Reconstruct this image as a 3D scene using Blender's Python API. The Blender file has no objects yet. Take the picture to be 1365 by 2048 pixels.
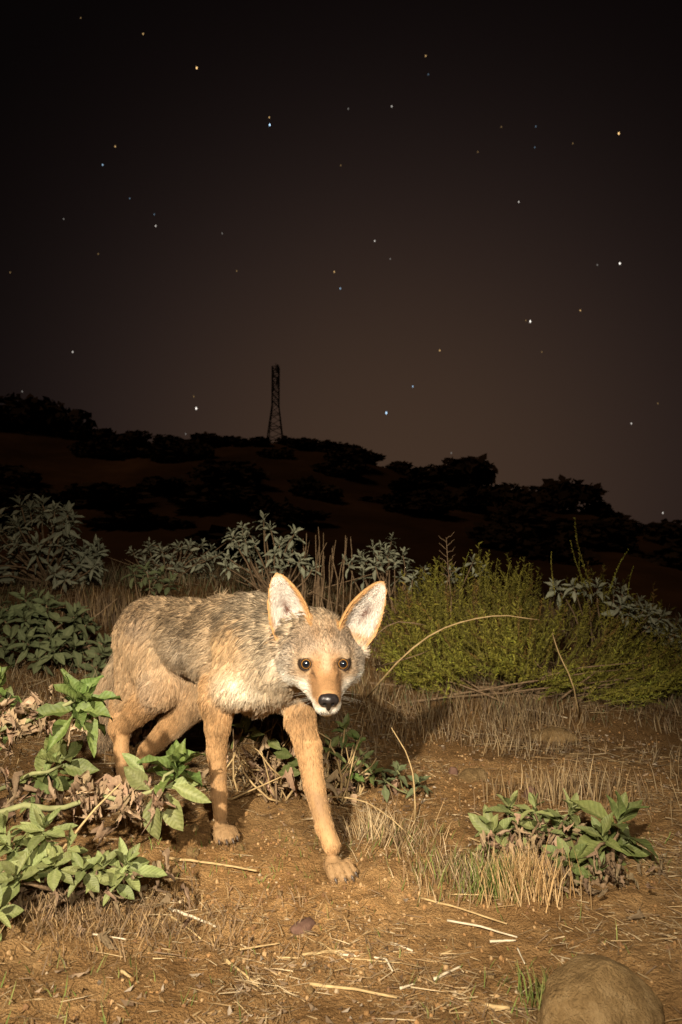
import bpy, math, random
import numpy as np
from mathutils import Vector, Matrix

R = math.radians
rng = np.random.default_rng(7)
random.seed(7)
sc = bpy.context.scene
C = sc.collection

# ------------------------------------------------------------------ camera
CAMZ, PITCH, FPX = 0.6, R(4.02), 1365.0
cam_d = bpy.data.cameras.new('camera')
cam = bpy.data.objects.new('camera', cam_d); C.objects.link(cam)
cam.location = (0, 0, CAMZ); cam.rotation_euler = (math.pi/2 + PITCH, 0, 0)
cam_d.sensor_fit = 'VERTICAL'; cam_d.sensor_height = 36; cam_d.lens = 24
cam_d.clip_start = 0.02; cam_d.clip_end = 6000
cam_d.dof.use_dof = True; cam_d.dof.focus_distance = 1.42; cam_d.dof.aperture_fstop = 7
sc.camera = cam

# ------------------------------------------------------------------ night sky: skyglow above the hill, lens vignette painted in as outward darkening
world = bpy.data.worlds.new('World'); sc.world = world; world.use_nodes = True
nt = world.node_tree; nt.nodes.clear()
def N(tree, t, **kw):
    n = tree.nodes.new(t)
    for k, v in kw.items(): setattr(n, k, v)
    return n
wo = N(nt, 'ShaderNodeOutputWorld'); bg = N(nt, 'ShaderNodeBackground'); tc = N(nt, 'ShaderNodeTexCoord')
dp = N(nt, 'ShaderNodeVectorMath', operation='DOT_PRODUCT')
_c = Vector((0.075, 1, 0.055)).normalized(); dp.inputs[1].default_value = _c
ac = N(nt, 'ShaderNodeMath', operation='ARCCOSINE')
dv = N(nt, 'ShaderNodeMath', operation='DIVIDE'); dv.inputs[1].default_value = R(60)
rp = N(nt, 'ShaderNodeValToRGB'); rp.color_ramp.interpolation = 'B_SPLINE'
el = rp.color_ramp.elements
for i, (p, c) in enumerate([(0, (.060, .0345, .0210)), (.20, (.049, .0285, .0188)), (.38, (.0225, .0138, .0115)),
                            (.55, (.0062, .0040, .0038)), (.72, (.0018, .0012, .0012)), (1, (.0008, .0006, .0006))]):
    e = el[i] if i < 2 else el.new(p)
    e.position = p; e.color = (*c, 1)
nt.links.new(tc.outputs['Generated'], dp.inputs[0]); nt.links.new(dp.outputs['Value'], ac.inputs[0])
nt.links.new(ac.outputs[0], dv.inputs[0]); nt.links.new(dv.outputs[0], rp.inputs[0])
nt.links.new(rp.outputs[0], bg.inputs['Color']); bg.inputs['Strength'].default_value = 1.0
nt.links.new(bg.outputs[0], wo.inputs['Surface'])

# faint glow of the night (moon and town) on the far hill
sun_d = bpy.data.lights.new('night_glow', 'SUN'); sun_d.energy = 0.20; sun_d.angle = R(12); sun_d.color = (1, .64, .42)
sun = bpy.data.objects.new('night_glow', sun_d); C.objects.link(sun); sun.rotation_euler = (R(52), 0, R(-35))

# the two camera-trap flashes that light the picture
def flash(name, loc, target, watts, cone, blend, rad):
    d = bpy.data.lights.new(name, 'SPOT'); d.energy = watts; d.spot_size = R(cone); d.spot_blend = blend
    d.shadow_soft_size = rad; d.color = (1, .87, .68)
    o = bpy.data.objects.new(name, d); C.objects.link(o); o.location = loc
    o.rotation_euler = (Vector(target) - Vector(loc)).to_track_quat('-Z', 'Y').to_euler()
    return o
flash('flash_lamp', (-0.62, -1.10, 1.60), (-0.10, 1.66, 0.16), 790, 46, 1.0, .032)
flash('fill_flash_lamp', (0.48, -1.10, 1.50), (-0.16, 2.10, 0.38), 285, 45, 1.0, .032)

sc.view_settings.view_transform = 'Standard'; sc.view_settings.look = 'None'
sc.view_settings.exposure = 0; sc.view_settings.gamma = 1
sc.cycles.max_bounces = 6; sc.cycles.use_denoising = True

# ------------------------------------------------------------------ helpers
def W(px, py, d):
    """world point seen at photo pixel (px, py) at distance d in front of the camera (metres along y)"""
    cx, cy = (px - 682.5) / FPX, (1024 - py) / FPX
    y = math.cos(PITCH) - cy * math.sin(PITCH); z = math.sin(PITCH) + cy * math.cos(PITCH)
    t = d / y
    return np.array([cx * t, d, CAMZ + z * t])

def _h(ix, iy, iz, seed=0):
    with np.errstate(over='ignore'):
        h = (ix.astype(np.int64) * 374761393 + iy.astype(np.int64) * 668265263 + iz.astype(np.int64) * 2147483647 + seed * 144665) & 0xffffffff
        h = ((h ^ (h >> 13)) * 1274126177) & 0xffffffff
        h = ((h ^ (h >> 16)) * 2246822519) & 0xffffffff
        h = h ^ (h >> 15)
    return (h & 0xffff).astype(np.float64) / 65535.0

def vnoise(p, scale, seed=0):
    p = np.asarray(p, float) * scale
    i = np.floor(p).astype(np.int64); f = p - i; f = f * f * (3 - 2 * f)
    r = 0
    for dx in (0, 1):
        for dy in (0, 1):
            for dz in (0, 1):
                w = (f[..., 0] if dx else 1 - f[..., 0]) * (f[..., 1] if dy else 1 - f[..., 1]) * (f[..., 2] if dz else 1 - f[..., 2])
                r = r + w * _h(i[..., 0] + dx, i[..., 1] + dy, i[..., 2] + dz, seed)
    return r * 2 - 1

def fbm(p, scale, octaves=3, seed=0):
    r, a = 0, 1.0
    for o in range(octaves):
        r = r + a * vnoise(p, scale * 2 ** o, seed + o); a *= .5
    return r
def sstep(a, b, x):
    t = np.clip((x - a) / (b - a), 0, 1); return t * t * (3 - 2 * t)
def nrm(v):
    v = np.asarray(v, float); return v / max(1e-9, np.linalg.norm(v))

def mesh_from(name, verts, faces, mats=(), smooth=True):
    me = bpy.data.meshes.new(name)
    me.from_pydata([tuple(map(float, v)) for v in verts], [], [tuple(map(int, f)) for f in faces])
    for m in mats: me.materials.append(m)
    if smooth: me.polygons.foreach_set('use_smooth', [True] * len(me.polygons))
    me.update(); return me

def fast_mesh(name, V, F, k, mats=(), smooth=False):
    """big mesh of F faces with k corners each"""
    V = np.asarray(V, np.float32); F = np.asarray(F, np.int32)
    me = bpy.data.meshes.new(name)
    me.vertices.add(len(V)); me.vertices.foreach_set('co', V.ravel())
    me.loops.add(F.size); me.loops.foreach_set('vertex_index', F.ravel())
    me.polygons.add(len(F)); me.polygons.foreach_set('loop_start', np.arange(0, F.size, k, dtype=np.int32))
    me.polygons.foreach_set('use_smooth', np.full(len(F), smooth))
    for m in mats: me.materials.append(m)
    me.update(calc_edges=True); me.validate(); return me

def col_attr(me, cols, name='col'):
    a = me.attributes.new(name, 'FLOAT_COLOR', 'POINT')
    c = np.ones((len(cols), 4), np.float32); c[:, :3] = cols
    a.data.foreach_set('color', c.ravel())

def obj(name, data, parent=None, loc=None):
    o = bpy.data.objects.new(name, data); C.objects.link(o)
    if parent is not None: o.parent = parent
    if loc is not None: o.location = loc
    return o
def tag(o, label=None, cat=None, group=None, kind=None):
    if label: o['label'] = label
    if cat: o['category'] = cat
    if group: o['group'] = group
    if kind: o['kind'] = kind
    return o

# ------------------------------------------------------------------ materials
def material(name, rough=.8, spec=.2):
    m = bpy.data.materials.new(name); m.use_nodes = True
    b = m.node_tree.nodes['Principled BSDF']
    b.inputs['Roughness'].default_value = rough
    b.inputs['Specular IOR Level'].default_value = spec
    return m, m.node_tree, b
def ramp(t, fac, stops):
    r = N(t, 'ShaderNodeValToRGB')
    for i, (p, c) in enumerate(stops):
        e = r.color_ramp.elements[i] if i < 2 else r.color_ramp.elements.new(p)
        e.position = p; e.color = (*c, 1)
    t.links.new(fac, r.inputs[0]); return r.outputs[0]
def noise_tex(t, scale, detail=4, rough=.6, coord=None):
    n = N(t, 'ShaderNodeTexNoise'); n.inputs['Scale'].default_value = scale
    n.inputs['Detail'].default_value = detail; n.inputs['Roughness'].default_value = rough
    if coord is not None: t.links.new(coord, n.inputs['Vector'])
    return n.outputs['Fac']
def bump(t, b, height, strength=.5, dist=.01):
    n = N(t, 'ShaderNodeBump'); n.inputs['Strength'].default_value = strength; n.inputs['Distance'].default_value = dist
    t.links.new(height, n.inputs['Height']); t.links.new(n.outputs[0], b.inputs['Normal'])
def mixc(t, fac, a, b, mode='MIX'):
    n = N(t, 'ShaderNodeMix', data_type='RGBA', blend_type=mode)
    for s, v in ((0, fac), (6, a), (7, b)):
        if isinstance(v, (int, float)): n.inputs[s].default_value = v
        elif isinstance(v, tuple): n.inputs[s].default_value = (*v, 1)
        else: t.links.new(v, n.inputs[s])
    return n.outputs[2]

def noise_material(name, stops, scale, rough=.9, spec=.15, bscale=None, bstr=.5, bdist=.005, detail=5):
    m, t, b = material(name, rough, spec)
    co = N(t, 'ShaderNodeTexCoord').outputs['Object']
    c = ramp(t, noise_tex(t, scale, detail, .65, co), stops)
    t.links.new(c, b.inputs['Base Color'])
    if bscale: bump(t, b, noise_tex(t, bscale, 4, .7, co), bstr, bdist)
    return m

def attr_material(name, rough=.8, spec=.15, translucent=0.0, rand=0.25, veins=0.0):
    """colour from the mesh's own colour attribute, a little different for every object"""
    m, t, b = material(name, rough, spec)
    a = N(t, 'ShaderNodeAttribute', attribute_name='col')
    oi = N(t, 'ShaderNodeObjectInfo')
    hs = N(t, 'ShaderNodeHueSaturation')
    mr = N(t, 'ShaderNodeMapRange'); mr.inputs[3].default_value = 1 - rand; mr.inputs[4].default_value = 1 + rand
    t.links.new(oi.outputs['Random'], mr.inputs[0]); t.links.new(mr.outputs[0], hs.inputs['Value'])
    mr2 = N(t, 'ShaderNodeMapRange'); mr2.inputs[3].default_value = .5 - rand * .06; mr2.inputs[4].default_value = .5 + rand * .06
    ml = N(t, 'ShaderNodeMath', operation='FRACT'); mm = N(t, 'ShaderNodeMath', operation='MULTIPLY'); mm.inputs[1].default_value = 7.31
    t.links.new(oi.outputs['Random'], mm.inputs[0]); t.links.new(mm.outputs[0], ml.inputs[0]); t.links.new(ml.outputs[0], mr2.inputs[0])
    t.links.new(mr2.outputs[0], hs.inputs['Hue'])
    co = N(t, 'ShaderNodeTexCoord').outputs['Object']
    nz = noise_tex(t, 9, 4, .7, co)
    r = ramp(t, nz, [(.3, (.72, .72, .72)), (.7, (1.15, 1.15, 1.15))])
    c = mixc(t, 1.0, a.outputs['Color'], r, 'MULTIPLY')
    if veins:
        sp = N(t, 'ShaderNodeSeparateXYZ'); t.links.new(co, sp.inputs[0])
        ab = N(t, 'ShaderNodeMath', operation='ABSOLUTE'); t.links.new(sp.outputs['X'], ab.inputs[0])
        sb = N(t, 'ShaderNodeMath', operation='SUBTRACT'); t.links.new(sp.outputs['Y'], sb.inputs[0]); t.links.new(ab.outputs[0], sb.inputs[1])
        mu = N(t, 'ShaderNodeMath', operation='MULTIPLY'); mu.inputs[1].default_value = 58; t.links.new(sb.outputs[0], mu.inputs[0])
        sn = N(t, 'ShaderNodeMath', operation='SINE'); t.links.new(mu.outputs[0], sn.inputs[0])
        vr = ramp(t, sn.outputs[0], [(.0, (.84, .86, .84)), (.72, (.97, .97, .97)), (.96, (1.22, 1.18, 1.12))])
        c = mixc(t, veins, c, vr, 'MULTIPLY')
        ad = N(t, 'ShaderNodeMath', operation='ADD'); t.links.new(sn.outputs[0], ad.inputs[0]); n2 = noise_tex(t, 22, 3, .7, co)
        m3 = N(t, 'ShaderNodeMath', operation='MULTIPLY'); m3.inputs[1].default_value = 3; t.links.new(n2, m3.inputs[0]); t.links.new(m3.outputs[0], ad.inputs[1])
        bump(t, b, ad.outputs[0], .16, .010)
    t.links.new(c, hs.inputs['Color']); t.links.new(hs.outputs[0], b.inputs['Base Color'])
    if translucent:
        out = t.nodes['Material Output']
        tr = N(t, 'ShaderNodeBsdfTranslucent'); t.links.new(hs.outputs[0], tr.inputs[0])
        mx = N(t, 'ShaderNodeMixShader'); mx.inputs[0].default_value = translucent
        t.links.new(b.outputs[0], mx.inputs[1]); t.links.new(tr.outputs[0], mx.inputs[2])
        t.links.new(mx.outputs[0], out.inputs['Surface'])
    return m

def soil_material():
    m, t, b = material('soil', .95, .1)
    co = N(t, 'ShaderNodeTexCoord').outputs['Object']
    big = noise_tex(t, 2.2, 4, .6, co); mid = noise_tex(t, 24, 5, .7, co); fine = noise_tex(t, 260, 3, .7, co)
    c1 = ramp(t, mid, [(.28, (.28, .165, .068)), (.5, (.44, .275, .120)), (.75, (.58, .385, .185))])
    c2 = ramp(t, big, [(.36, (.66, .58, .50)), (.6, (1.05, 1.0, .96))])
    c = mixc(t, 1.0, c1, c2, 'MULTIPLY')
    c3 = ramp(t, fine, [(.3, (.62, .58, .52)), (.55, (1.0, 1.0, 1.0)), (.8, (1.35, 1.3, 1.25))])
    c = mixc(t, .8, c, c3, 'MULTIPLY')
    # the rising bank behind is darker towards the back
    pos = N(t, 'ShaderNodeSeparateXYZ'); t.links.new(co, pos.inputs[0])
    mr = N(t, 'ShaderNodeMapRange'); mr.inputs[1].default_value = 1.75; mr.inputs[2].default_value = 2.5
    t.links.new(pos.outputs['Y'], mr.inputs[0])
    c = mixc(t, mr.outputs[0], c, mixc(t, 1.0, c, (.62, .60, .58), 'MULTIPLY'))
    path_light = N(t, 'ShaderNodeAttribute', attribute_name='col'); c = mixc(t, 1.0, c, path_light.outputs['Color'], 'MULTIPLY')  # bare path's paler dirt together with flash brightness painted into the soil colour
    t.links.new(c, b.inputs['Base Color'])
    ad = N(t, 'ShaderNodeMath', operation='ADD'); t.links.new(fine, ad.inputs[0])
    m2 = N(t, 'ShaderNodeMath', operation='MULTIPLY'); m2.inputs[1].default_value = 2.5; t.links.new(noise_tex(t, 90, 5, .7, co), m2.inputs[0])
    t.links.new(m2.outputs[0], ad.inputs[1])
    bump(t, b, ad.outputs[0], 1.0, .006)
    return m
M_SOIL = soil_material()
M_LEAF = attr_material('broad_leaf', .55, .35, .22, .24, .35)
M_GREY = attr_material('grey_leaf', .75, .2, .15, .18)
M_DRY = attr_material('dry_leaf', .9, .1, .12, .25)
M_GRASS = attr_material('grass_blade', .75, .2, .15, .0)
M_SPRIG = attr_material('green_sprig', .7, .2, .15, .28)
M_STEM = noise_material('green_stem', [(.3, (.20, .21, .09)), (.7, (.32, .32, .15))], 60)
M_WOOD = noise_material('woody_stem', [(.3, (.12, .075, .04)), (.7, (.30, .205, .12))], 70, bscale=200)
M_STRAW = noise_material('straw', [(.3, (.30, .20, .09)), (.7, (.54, .39, .19))], 55, .7, .3, 200, .3, .001)
M_PALE = noise_material('bleached_straw', [(.3, (.42, .34, .22)), (.7, (.66, .57, .42))], 55, .7, .3, 200, .3, .001)
M_STONE = noise_material('tan_stone', [(.30, (.13, .080, .034)), (.5, (.27, .172, .074)), (.72, (.40, .275, .135))], 34, .95, .12, 210, 1.0, .010, 8)
M_REDSTONE = noise_material('red_stone', [(.3, (.10, .052, .036)), (.7, (.20, .115, .080))], 30, .9, .2, 140, .6, .003)
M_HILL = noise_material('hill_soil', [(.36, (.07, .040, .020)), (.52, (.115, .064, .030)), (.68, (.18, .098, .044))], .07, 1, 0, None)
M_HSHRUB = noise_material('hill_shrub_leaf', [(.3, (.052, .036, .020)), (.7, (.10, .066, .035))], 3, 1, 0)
M_STEEL = noise_material('weathered_steel', [(.3, (.030, .026, .024)), (.7, (.055, .05, .045))], 3, .8, .2)

# ------------------------------------------------------------------ ground
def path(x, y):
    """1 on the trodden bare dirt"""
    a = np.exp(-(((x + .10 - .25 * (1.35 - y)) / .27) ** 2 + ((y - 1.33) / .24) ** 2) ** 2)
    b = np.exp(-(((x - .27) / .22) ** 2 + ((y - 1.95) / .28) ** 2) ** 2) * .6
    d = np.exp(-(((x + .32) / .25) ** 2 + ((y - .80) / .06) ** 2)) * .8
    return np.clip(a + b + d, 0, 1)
def gz(x, y, detail=True):
    x = np.asarray(x, float); y = np.asarray(y, float)
    y0 = np.clip(1.75 + .35 * (x + .55), 1.55, 2.5)
    H = np.clip(.44 - .085 * x, .12, .50)
    r = sstep(0, 1, (y - y0) / 2.0) * H
    r = r - .42 * np.maximum(0, y - 4.1) * sstep(4.0, 5.0, y)
    r = np.maximum(r, -4.5)
    p = np.stack([x, y, 0 * x], -1)
    near = 1 - sstep(5, 9, y)
    r = r + .018 * fbm(p, 1.7, 3, 3) * near
    # hollow behind the hind paws, scuffed dirt at the two fore paws
    r = r - .035 * np.exp(-((x + .62) ** 2 + (y - 1.97) ** 2) / .13 ** 2)
    r = r - .014 * np.exp(-((x + .185) ** 2 + (y - 1.70) ** 2) / .035 ** 2)
    r = r + .012 * np.exp(-((x - .075) ** 2 + (y - 1.375) ** 2) / .05 ** 2)
    r = r - .010 * np.exp(-(((x + .02) / .05) ** 2 + ((y - 1.40) / .07) ** 2))
    if detail:
        f = near * (1 - sstep(2.6, 4, y))
        r = r + .0060 * f * fbm(p, 16, 4, 11)
        c = np.clip(vnoise(p, 42, 21) - .25, 0, 1) * np.clip(vnoise(p, 6, 23) + .4, 0, 1)
        r = r + .014 * f * c + .0026 * f * vnoise(p, 80, 31)
    return r
def g1(x, y): return float(gz(np.array([x]), np.array([y]), False)[0])
def onground(px, py):
    a, b = .4, 9.0
    ds = np.linspace(a, b, 900)
    pts = np.array([W(px, py, d) for d in ds])
    s = pts[:, 2] - gz(pts[:, 0], pts[:, 1], False)
    k = np.argmax(s < 0)
    if not (s < 0).any(): k = len(ds) - 1
    p = pts[k]; return np.array([p[0], p[1], g1(p[0], p[1])])

def axis(parts):
    out = []
    for a, b, h in parts:
        n = max(1, int(round((b - a) / h))); out += list(np.linspace(a, b, n, endpoint=False))
    out.append(parts[-1][1]); return np.array(out)
gx = axis([(-900, -100, 100), (-100, -20, 10), (-20, -5, 1), (-5, -1.5, .12), (-1.5, -.95, .03), (-.95, .95, .0085), (.95, 1.6, .03), (1.6, 5, .12), (5, 20, 1), (20, 100, 10), (100, 900, 100)])
gy = axis([(-60, -5, 6), (-5, .2, .3), (.2, .75, .03), (.75, 2.1, .0085), (2.1, 4.3, .025), (4.3, 9, .2), (9, 30, 1.5), (30, 1500, 60)])
X, Y = np.meshgrid(gx, gy); Z = gz(X, Y)
nx, ny = len(gx), len(gy)
idx = np.arange(nx * ny).reshape(ny, nx)
Fq = np.stack([idx[:-1, :-1], idx[:-1, 1:], idx[1:, 1:], idx[1:, :-1]], -1).reshape(-1, 4)
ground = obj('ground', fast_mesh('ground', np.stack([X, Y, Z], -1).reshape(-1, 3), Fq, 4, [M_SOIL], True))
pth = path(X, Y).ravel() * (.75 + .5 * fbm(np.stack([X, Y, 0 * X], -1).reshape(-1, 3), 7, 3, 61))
col_attr(ground.data, np.repeat((.84 + .48 * np.clip(pth, 0, 1))[:, None], 3, 1) * (1, 1, 1))  # path tinted paler: trodden dirt, plus the flash's bright pool painted in
tag(ground, kind='structure')

# ------------------------------------------------------------------ far hill, its shrubs, the tower
HD = 90.0
ridge_px = [(-900, 800), (-300, 835), (0, 850), (150, 874), (290, 890), (430, 884), (540, 884), (650, 904), (760, 935), (860, 955),
            (960, 988), (1060, 1007), (1165, 1024), (1215, 1040), (1320, 1087), (1365, 1100), (1500, 1140), (2200, 1180)]
rx = np.array([W(a, b, HD)[0] for a, b in ridge_px]); rz = np.array([W(a, b, HD)[2] for a, b in ridge_px])
def hz(x, y):
    x = np.asarray(x, float); y = np.asarray(y, float)
    top = np.interp(x, rx, rz) + 5
    s = np.where(y < HD, np.clip((y - 20) / (HD - 20), 0, 1) ** 1.35, 1 - np.clip((y - HD) / 160, 0, 1) ** 1.5)
    p = np.stack([x, y, 0 * x], -1)
    return -5 + top * s + .5 * fbm(p, .09, 3, 5) * np.clip((y - 20) / 30, 0, 1) * np.where(y < HD, 1, .3)
hx = np.linspace(-170, 170, 171); hy = np.linspace(18, 250, 117)
X, Y = np.meshgrid(hx, hy); Z = hz(X, Y)
idx = np.arange(X.size).reshape(X.shape)
Fq = np.stack([idx[:-1, :-1], idx[:-1, 1:], idx[1:, 1:], idx[1:, :-1]], -1).reshape(-1, 4)
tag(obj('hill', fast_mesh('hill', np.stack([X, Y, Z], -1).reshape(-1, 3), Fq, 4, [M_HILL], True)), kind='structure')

def crown_mesh(seed, n=900):
    """leaf clumps spread through an uneven dome of unit size"""
    r = np.random.default_rng(seed)
    lobes = np.concatenate([r.normal(0, .33, (9, 2)), r.uniform(.05, .68, (9, 1))], 1); lr = r.uniform(.22, .42, 9)
    k = r.integers(0, 9, n); d = r.normal(0, 1, (n, 3)); d /= np.linalg.norm(d, axis=1)[:, None]
    c = lobes[k] + d * (lr[k] * r.uniform(.55, 1.08, n))[:, None]; c[:, 2] = np.maximum(c[:, 2], .02)
    V, F = [], []
    for i in range(n):
        a = r.normal(0, 1, 3); a /= np.linalg.norm(a); b = np.cross(a, r.normal(0, 1, 3)); b /= np.linalg.norm(b)
        s = r.uniform(.08, .17)
        b0 = len(V); V += [c[i] - a * s, c[i] + b * s * .6, c[i] + a * s, c[i] - b * s * .6]; F.append((b0, b0 + 1, b0 + 2, b0 + 3))
    return fast_mesh('crown', V, F, 4, [M_HSHRUB])
crowns = [crown_mesh(40 + i) for i in range(6)]
def tube(path, radii, sides=6, cap=True):
    path = np.asarray(path, float); n = len(path); V, F = [], []
    ref = np.array([.31, .27, .91]); T = np.gradient(path, axis=0)
    for i in range(n):
        t = nrm(T[i]); u = nrm(np.cross(t, ref)); v = np.cross(t, u)
        for j in range(sides):
            a = 2 * math.pi * j / sides
            V.append(path[i] + radii[i] * (u * math.cos(a) + v * math.sin(a)))
    for i in range(n - 1):
        for j in range(sides):
            F.append((i * sides + j, i * sides + (j + 1) % sides, (i + 1) * sides + (j + 1) % sides, (i + 1) * sides + j))
    if cap:
        F.append(tuple(range(sides))[::-1]); F.append(tuple((n - 1) * sides + j for j in range(sides)))
    return V, F
trunkV, trunkF = tube([(0, 0, -.3), (.02, 0, .2), (-.03, .03, .55)], [.06, .045, .02])
trunk_me = mesh_from('trunk', trunkV, trunkF, [M_WOOD])
def hill_shrub(x, y, w, h, k, label, group):
    e = obj('hill_shrub', None, None, (x, y, float(hz(x, y)) - .12 * h)); e.rotation_euler.z = k * 1.7
    e.scale = (w, w, h); e.empty_display_size = .1
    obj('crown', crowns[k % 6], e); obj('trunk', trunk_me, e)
    tag(e, label, 'shrub', group)
SIL = 'dark rounded shrub silhouetted against the sky along the hill ridge'
for k, (px, w, h) in enumerate([(-15, 8, 5.2), (40, 7, 4.8), (85, 6, 5.2), (118, 4.6, 3.6), (165, 4, 1.8), (205, 4.2, 2.2), (238, 4.5, 2.9), (275, 3.6, 1.9), (330, 3.4, 1.4), (372, 3.6, 1.5), (415, 4.2, 1.7),
        (465, 3.8, 1.5), (505, 3.6, 1.5), (590, 3.6, 1.5), (635, 4, 1.6), (690, 4, 1.7), (735, 3.6, 1.7), (790, 3.6, 1.8), (835, 4.6, 2.6), (880, 4.4, 2.6), (1010, 4.6, 2.4), (1045, 3.6, 1.8),
        (1215, 3.2, 1.7), (1255, 3, 1.4), (1290, 2.6, 1.1), (1330, 2.6, 1.2)]):
    hill_shrub(W(px, 900, HD)[0], HD + (k % 3 - 1) * .8, w, h, k, SIL, 'shrubs along the hill ridge')
hill_shrub(W(930, 900, HD)[0], HD - .5, 6.6, 5.0, 3, 'tallest dark shrub crowning the sloping end of the ridge', None)
hill_shrub(W(1115, 900, HD)[0], HD - .5, 6.6, 4.6, 1, 'broad round shrub standing alone on the low end of the ridge', None)
hill_shrub(W(1185, 900, HD)[0], HD - .5, 3.4, 2.6, 5, 'small dark shrub just downhill of the broad round one', None)
for k in range(40):
    px = rng.uniform(-40, 1380); d = rng.uniform(48, 86)
    hill_shrub((px - 682) / FPX * d, d, rng.uniform(3, 7), rng.uniform(1.4, 2.8), k,
               'dark low shrub on the face of the dim hill', 'shrubs on the hill face')

def lattice_tower(px, d, h):
    x = W(px, 880, d)[0]; z0 = float(hz(x, d)) - .3
    e = tag(obj('lattice_tower', None, None, (x, d, z0)), 'thin lattice tower rising from the dark hill ridge', 'tower')
    def half(z):
        t = z / h
        return 1.15 + (.46 - 1.15) * min(1, t / .52)
    lv = np.linspace(0, h, 13); cs = [(-1, -1), (1, -1), (1, 1), (-1, 1)]
    P = lambda c, z: np.array([c[0] * half(z), c[1] * half(z), z])
    def bar(name, a, b, r):
        v, f = tube([a, (a + b) / 2, b], [r] * 3, 4); obj(name, mesh_from(name, v, f, [M_STEEL], False), e)
    for c in cs:
        v, f = tube([P(c, z) for z in (0, h * .26, h * .52, h * .75, h)], [.085] * 5, 4)
        obj('leg', mesh_from('leg', v, f, [M_STEEL], False), e)
    for i in range(12):
        a, b = lv[i], lv[i + 1]
        for j in range(4):
            c, q = cs[j], cs[(j + 1) % 4]
            if i % 2 == 0 or i > 5: bar('cross_bar', P(c, b), P(q, b), .05)
            bar('brace', P(c, a), P(q, b), .045)
            if i > 5: bar('brace', P(q, a), P(c, b), .05)
    for i, (z, s) in enumerate([(h * .97, 1), (h * .9, -1), (h * .82, 1), (h * .74, -1)]):
        y = -.6
        v = [(-.16, y - .08, z - .55), (.16, y - .08, z - .55), (.16, y + .08, z - .55), (-.16, y + .08, z - .55), (-.14, y - .08, z + .5), (.14, y - .08, z + .5), (.14, y + .08, z + .5), (-.14, y + .08, z + .5)]
        v = [(a + s * .3, b, c) for a, b, c in v]
        f = [(3, 2, 1, 0), (4, 5, 6, 7), (0, 1, 5, 4), (1, 2, 6, 5), (2, 3, 7, 6), (3, 0, 4, 7)]
        obj('antenna_panel', mesh_from('antenna_panel', v, f, [M_STEEL], False), e)
    v, f = tube([(0, 0, h - .4), (0, 0, h + .6)], [.06, .03], 5); obj('mast', mesh_from('mast', v, f, [M_STEEL]), e)
lattice_tower(551, 92, 11.2)

# ------------------------------------------------------------------ stars
def star_mat(name, c, s):
    m = bpy.data.materials.new(name); m.use_nodes = True; t = m.node_tree; t.nodes.clear()
    o = N(t, 'ShaderNodeOutputMaterial'); e = N(t, 'ShaderNodeEmission'); e.inputs[0].default_value = (*c, 1); e.inputs[1].default_value = s
    t.links.new(e.outputs[0], o.inputs[0]); m.cycles.emission_sampling = 'NONE'; return m
SC = {'a': ('amber', (1, .62, .25)), 'b': ('bluish', (.5, .75, 1)), 'w': ('white', (1, .92, .82))}
SS = {2: ('bright', 1.6, 2.2), 1: ('small', .70, 1.7), 0: ('faint', .20, 1.6)}
import bmesh
def star_mesh(col, lev):
    bm = bmesh.new(); bmesh.ops.create_icosphere(bm, subdivisions=2, radius=1)
    me = bpy.data.meshes.new('star'); bm.to_mesh(me); bm.free()
    me.materials.append(star_mat(f'{SS[lev][0]}_{SC[col][0]}_star', SC[col][1], SS[lev][1])); return me
SMESH = {}
STARS = """162 36 a0,287 68 a1,394 136 a2,539 235 a1,540 250 b2,231 293 a1,206 330 b1,260 397 b0,128 438 w0,309 429 b0,312 452 w1,445 467 w0,197 508 a0,21 545 a0,
474 542 a0,669 544 a1,681 577 b1,682 331 a0,146 704 w1,393 817 w2,388 793 a0,372 868 w0,606 881 w1,565 886 w1,45 783 w0,852 112 a1,857 149 b0,784 213 w1,697 218 w0,1003 254 a0,
1072 253 b0,1238 267 a2,1146 287 a0,956 304 a0,1070 295 b0,1038 404 w1,750 482 w1,781 518 w0,1240 527 w2,1195 530 w0,1161 621 a1,1061 643 w2,1052 641 a0,880 701 a1,1084 704 a0,
826 773 b1,773 826 b2,1316 807 a0,1263 847 w1,903 906 w0,998 970 w0,1326 1026 w1"""
for s in STARS.replace('\n', '').split(','):
    a, b, k = s.split(); c, lev = k[0], int(k[1]); D = 2500
    if k not in SMESH: SMESH[k] = star_mesh(c, lev)
    o = obj('star', SMESH[k], None, W(float(a), float(b), D)); rr = SS[lev][2] * .82 * D / FPX
    o.scale = (rr * .85, rr * .85, rr * 1.45)
    tag(o, f'{SS[lev][0]} {SC[c][0]} star in the dark night sky', 'star', f'{SS[lev][0]} {SC[c][0]} stars')

# ------------------------------------------------------------------ the coyote: one implicit body, meshed, then furred strand by strand
PRIMS = []
def prim(a, b, ra, rb, k=.03, flow=(0, 0, -1), fur=.02, tagn='body', squash=None, lift=.3):
    """a tapered capsule a-b; squash=(axis, factor) narrows it along one direction"""
    PRIMS.append(dict(a=np.asarray(a, float), b=np.asarray(b, float), ra=ra, rb=rb, k=k, flow=nrm(flow), fur=fur, tag=tagn, squash=squash, lift=lift))
def prim_d(P, p):
    a, b = p['a'], p['b']; q = P - a; ab = b - a
    if p['squash'] is not None:
        ax, f = p['squash']; ax = np.asarray(ax)
        c = q @ ax; q = q + np.multiply.outer(c * (1 / f - 1), ax)
        cb = ab @ ax; ab = ab + cb * (1 / f - 1) * ax
    L2 = float(ab @ ab) + 1e-12
    t = np.clip((q @ ab) / L2, 0, 1)
    d = np.sqrt(((q - t[..., None] * ab) ** 2).sum(-1)) - (p['ra'] + (p['rb'] - p['ra']) * t)
    if p['squash'] is not None: d = d * (.5 + .5 * p['squash'][1])
    return d

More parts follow.
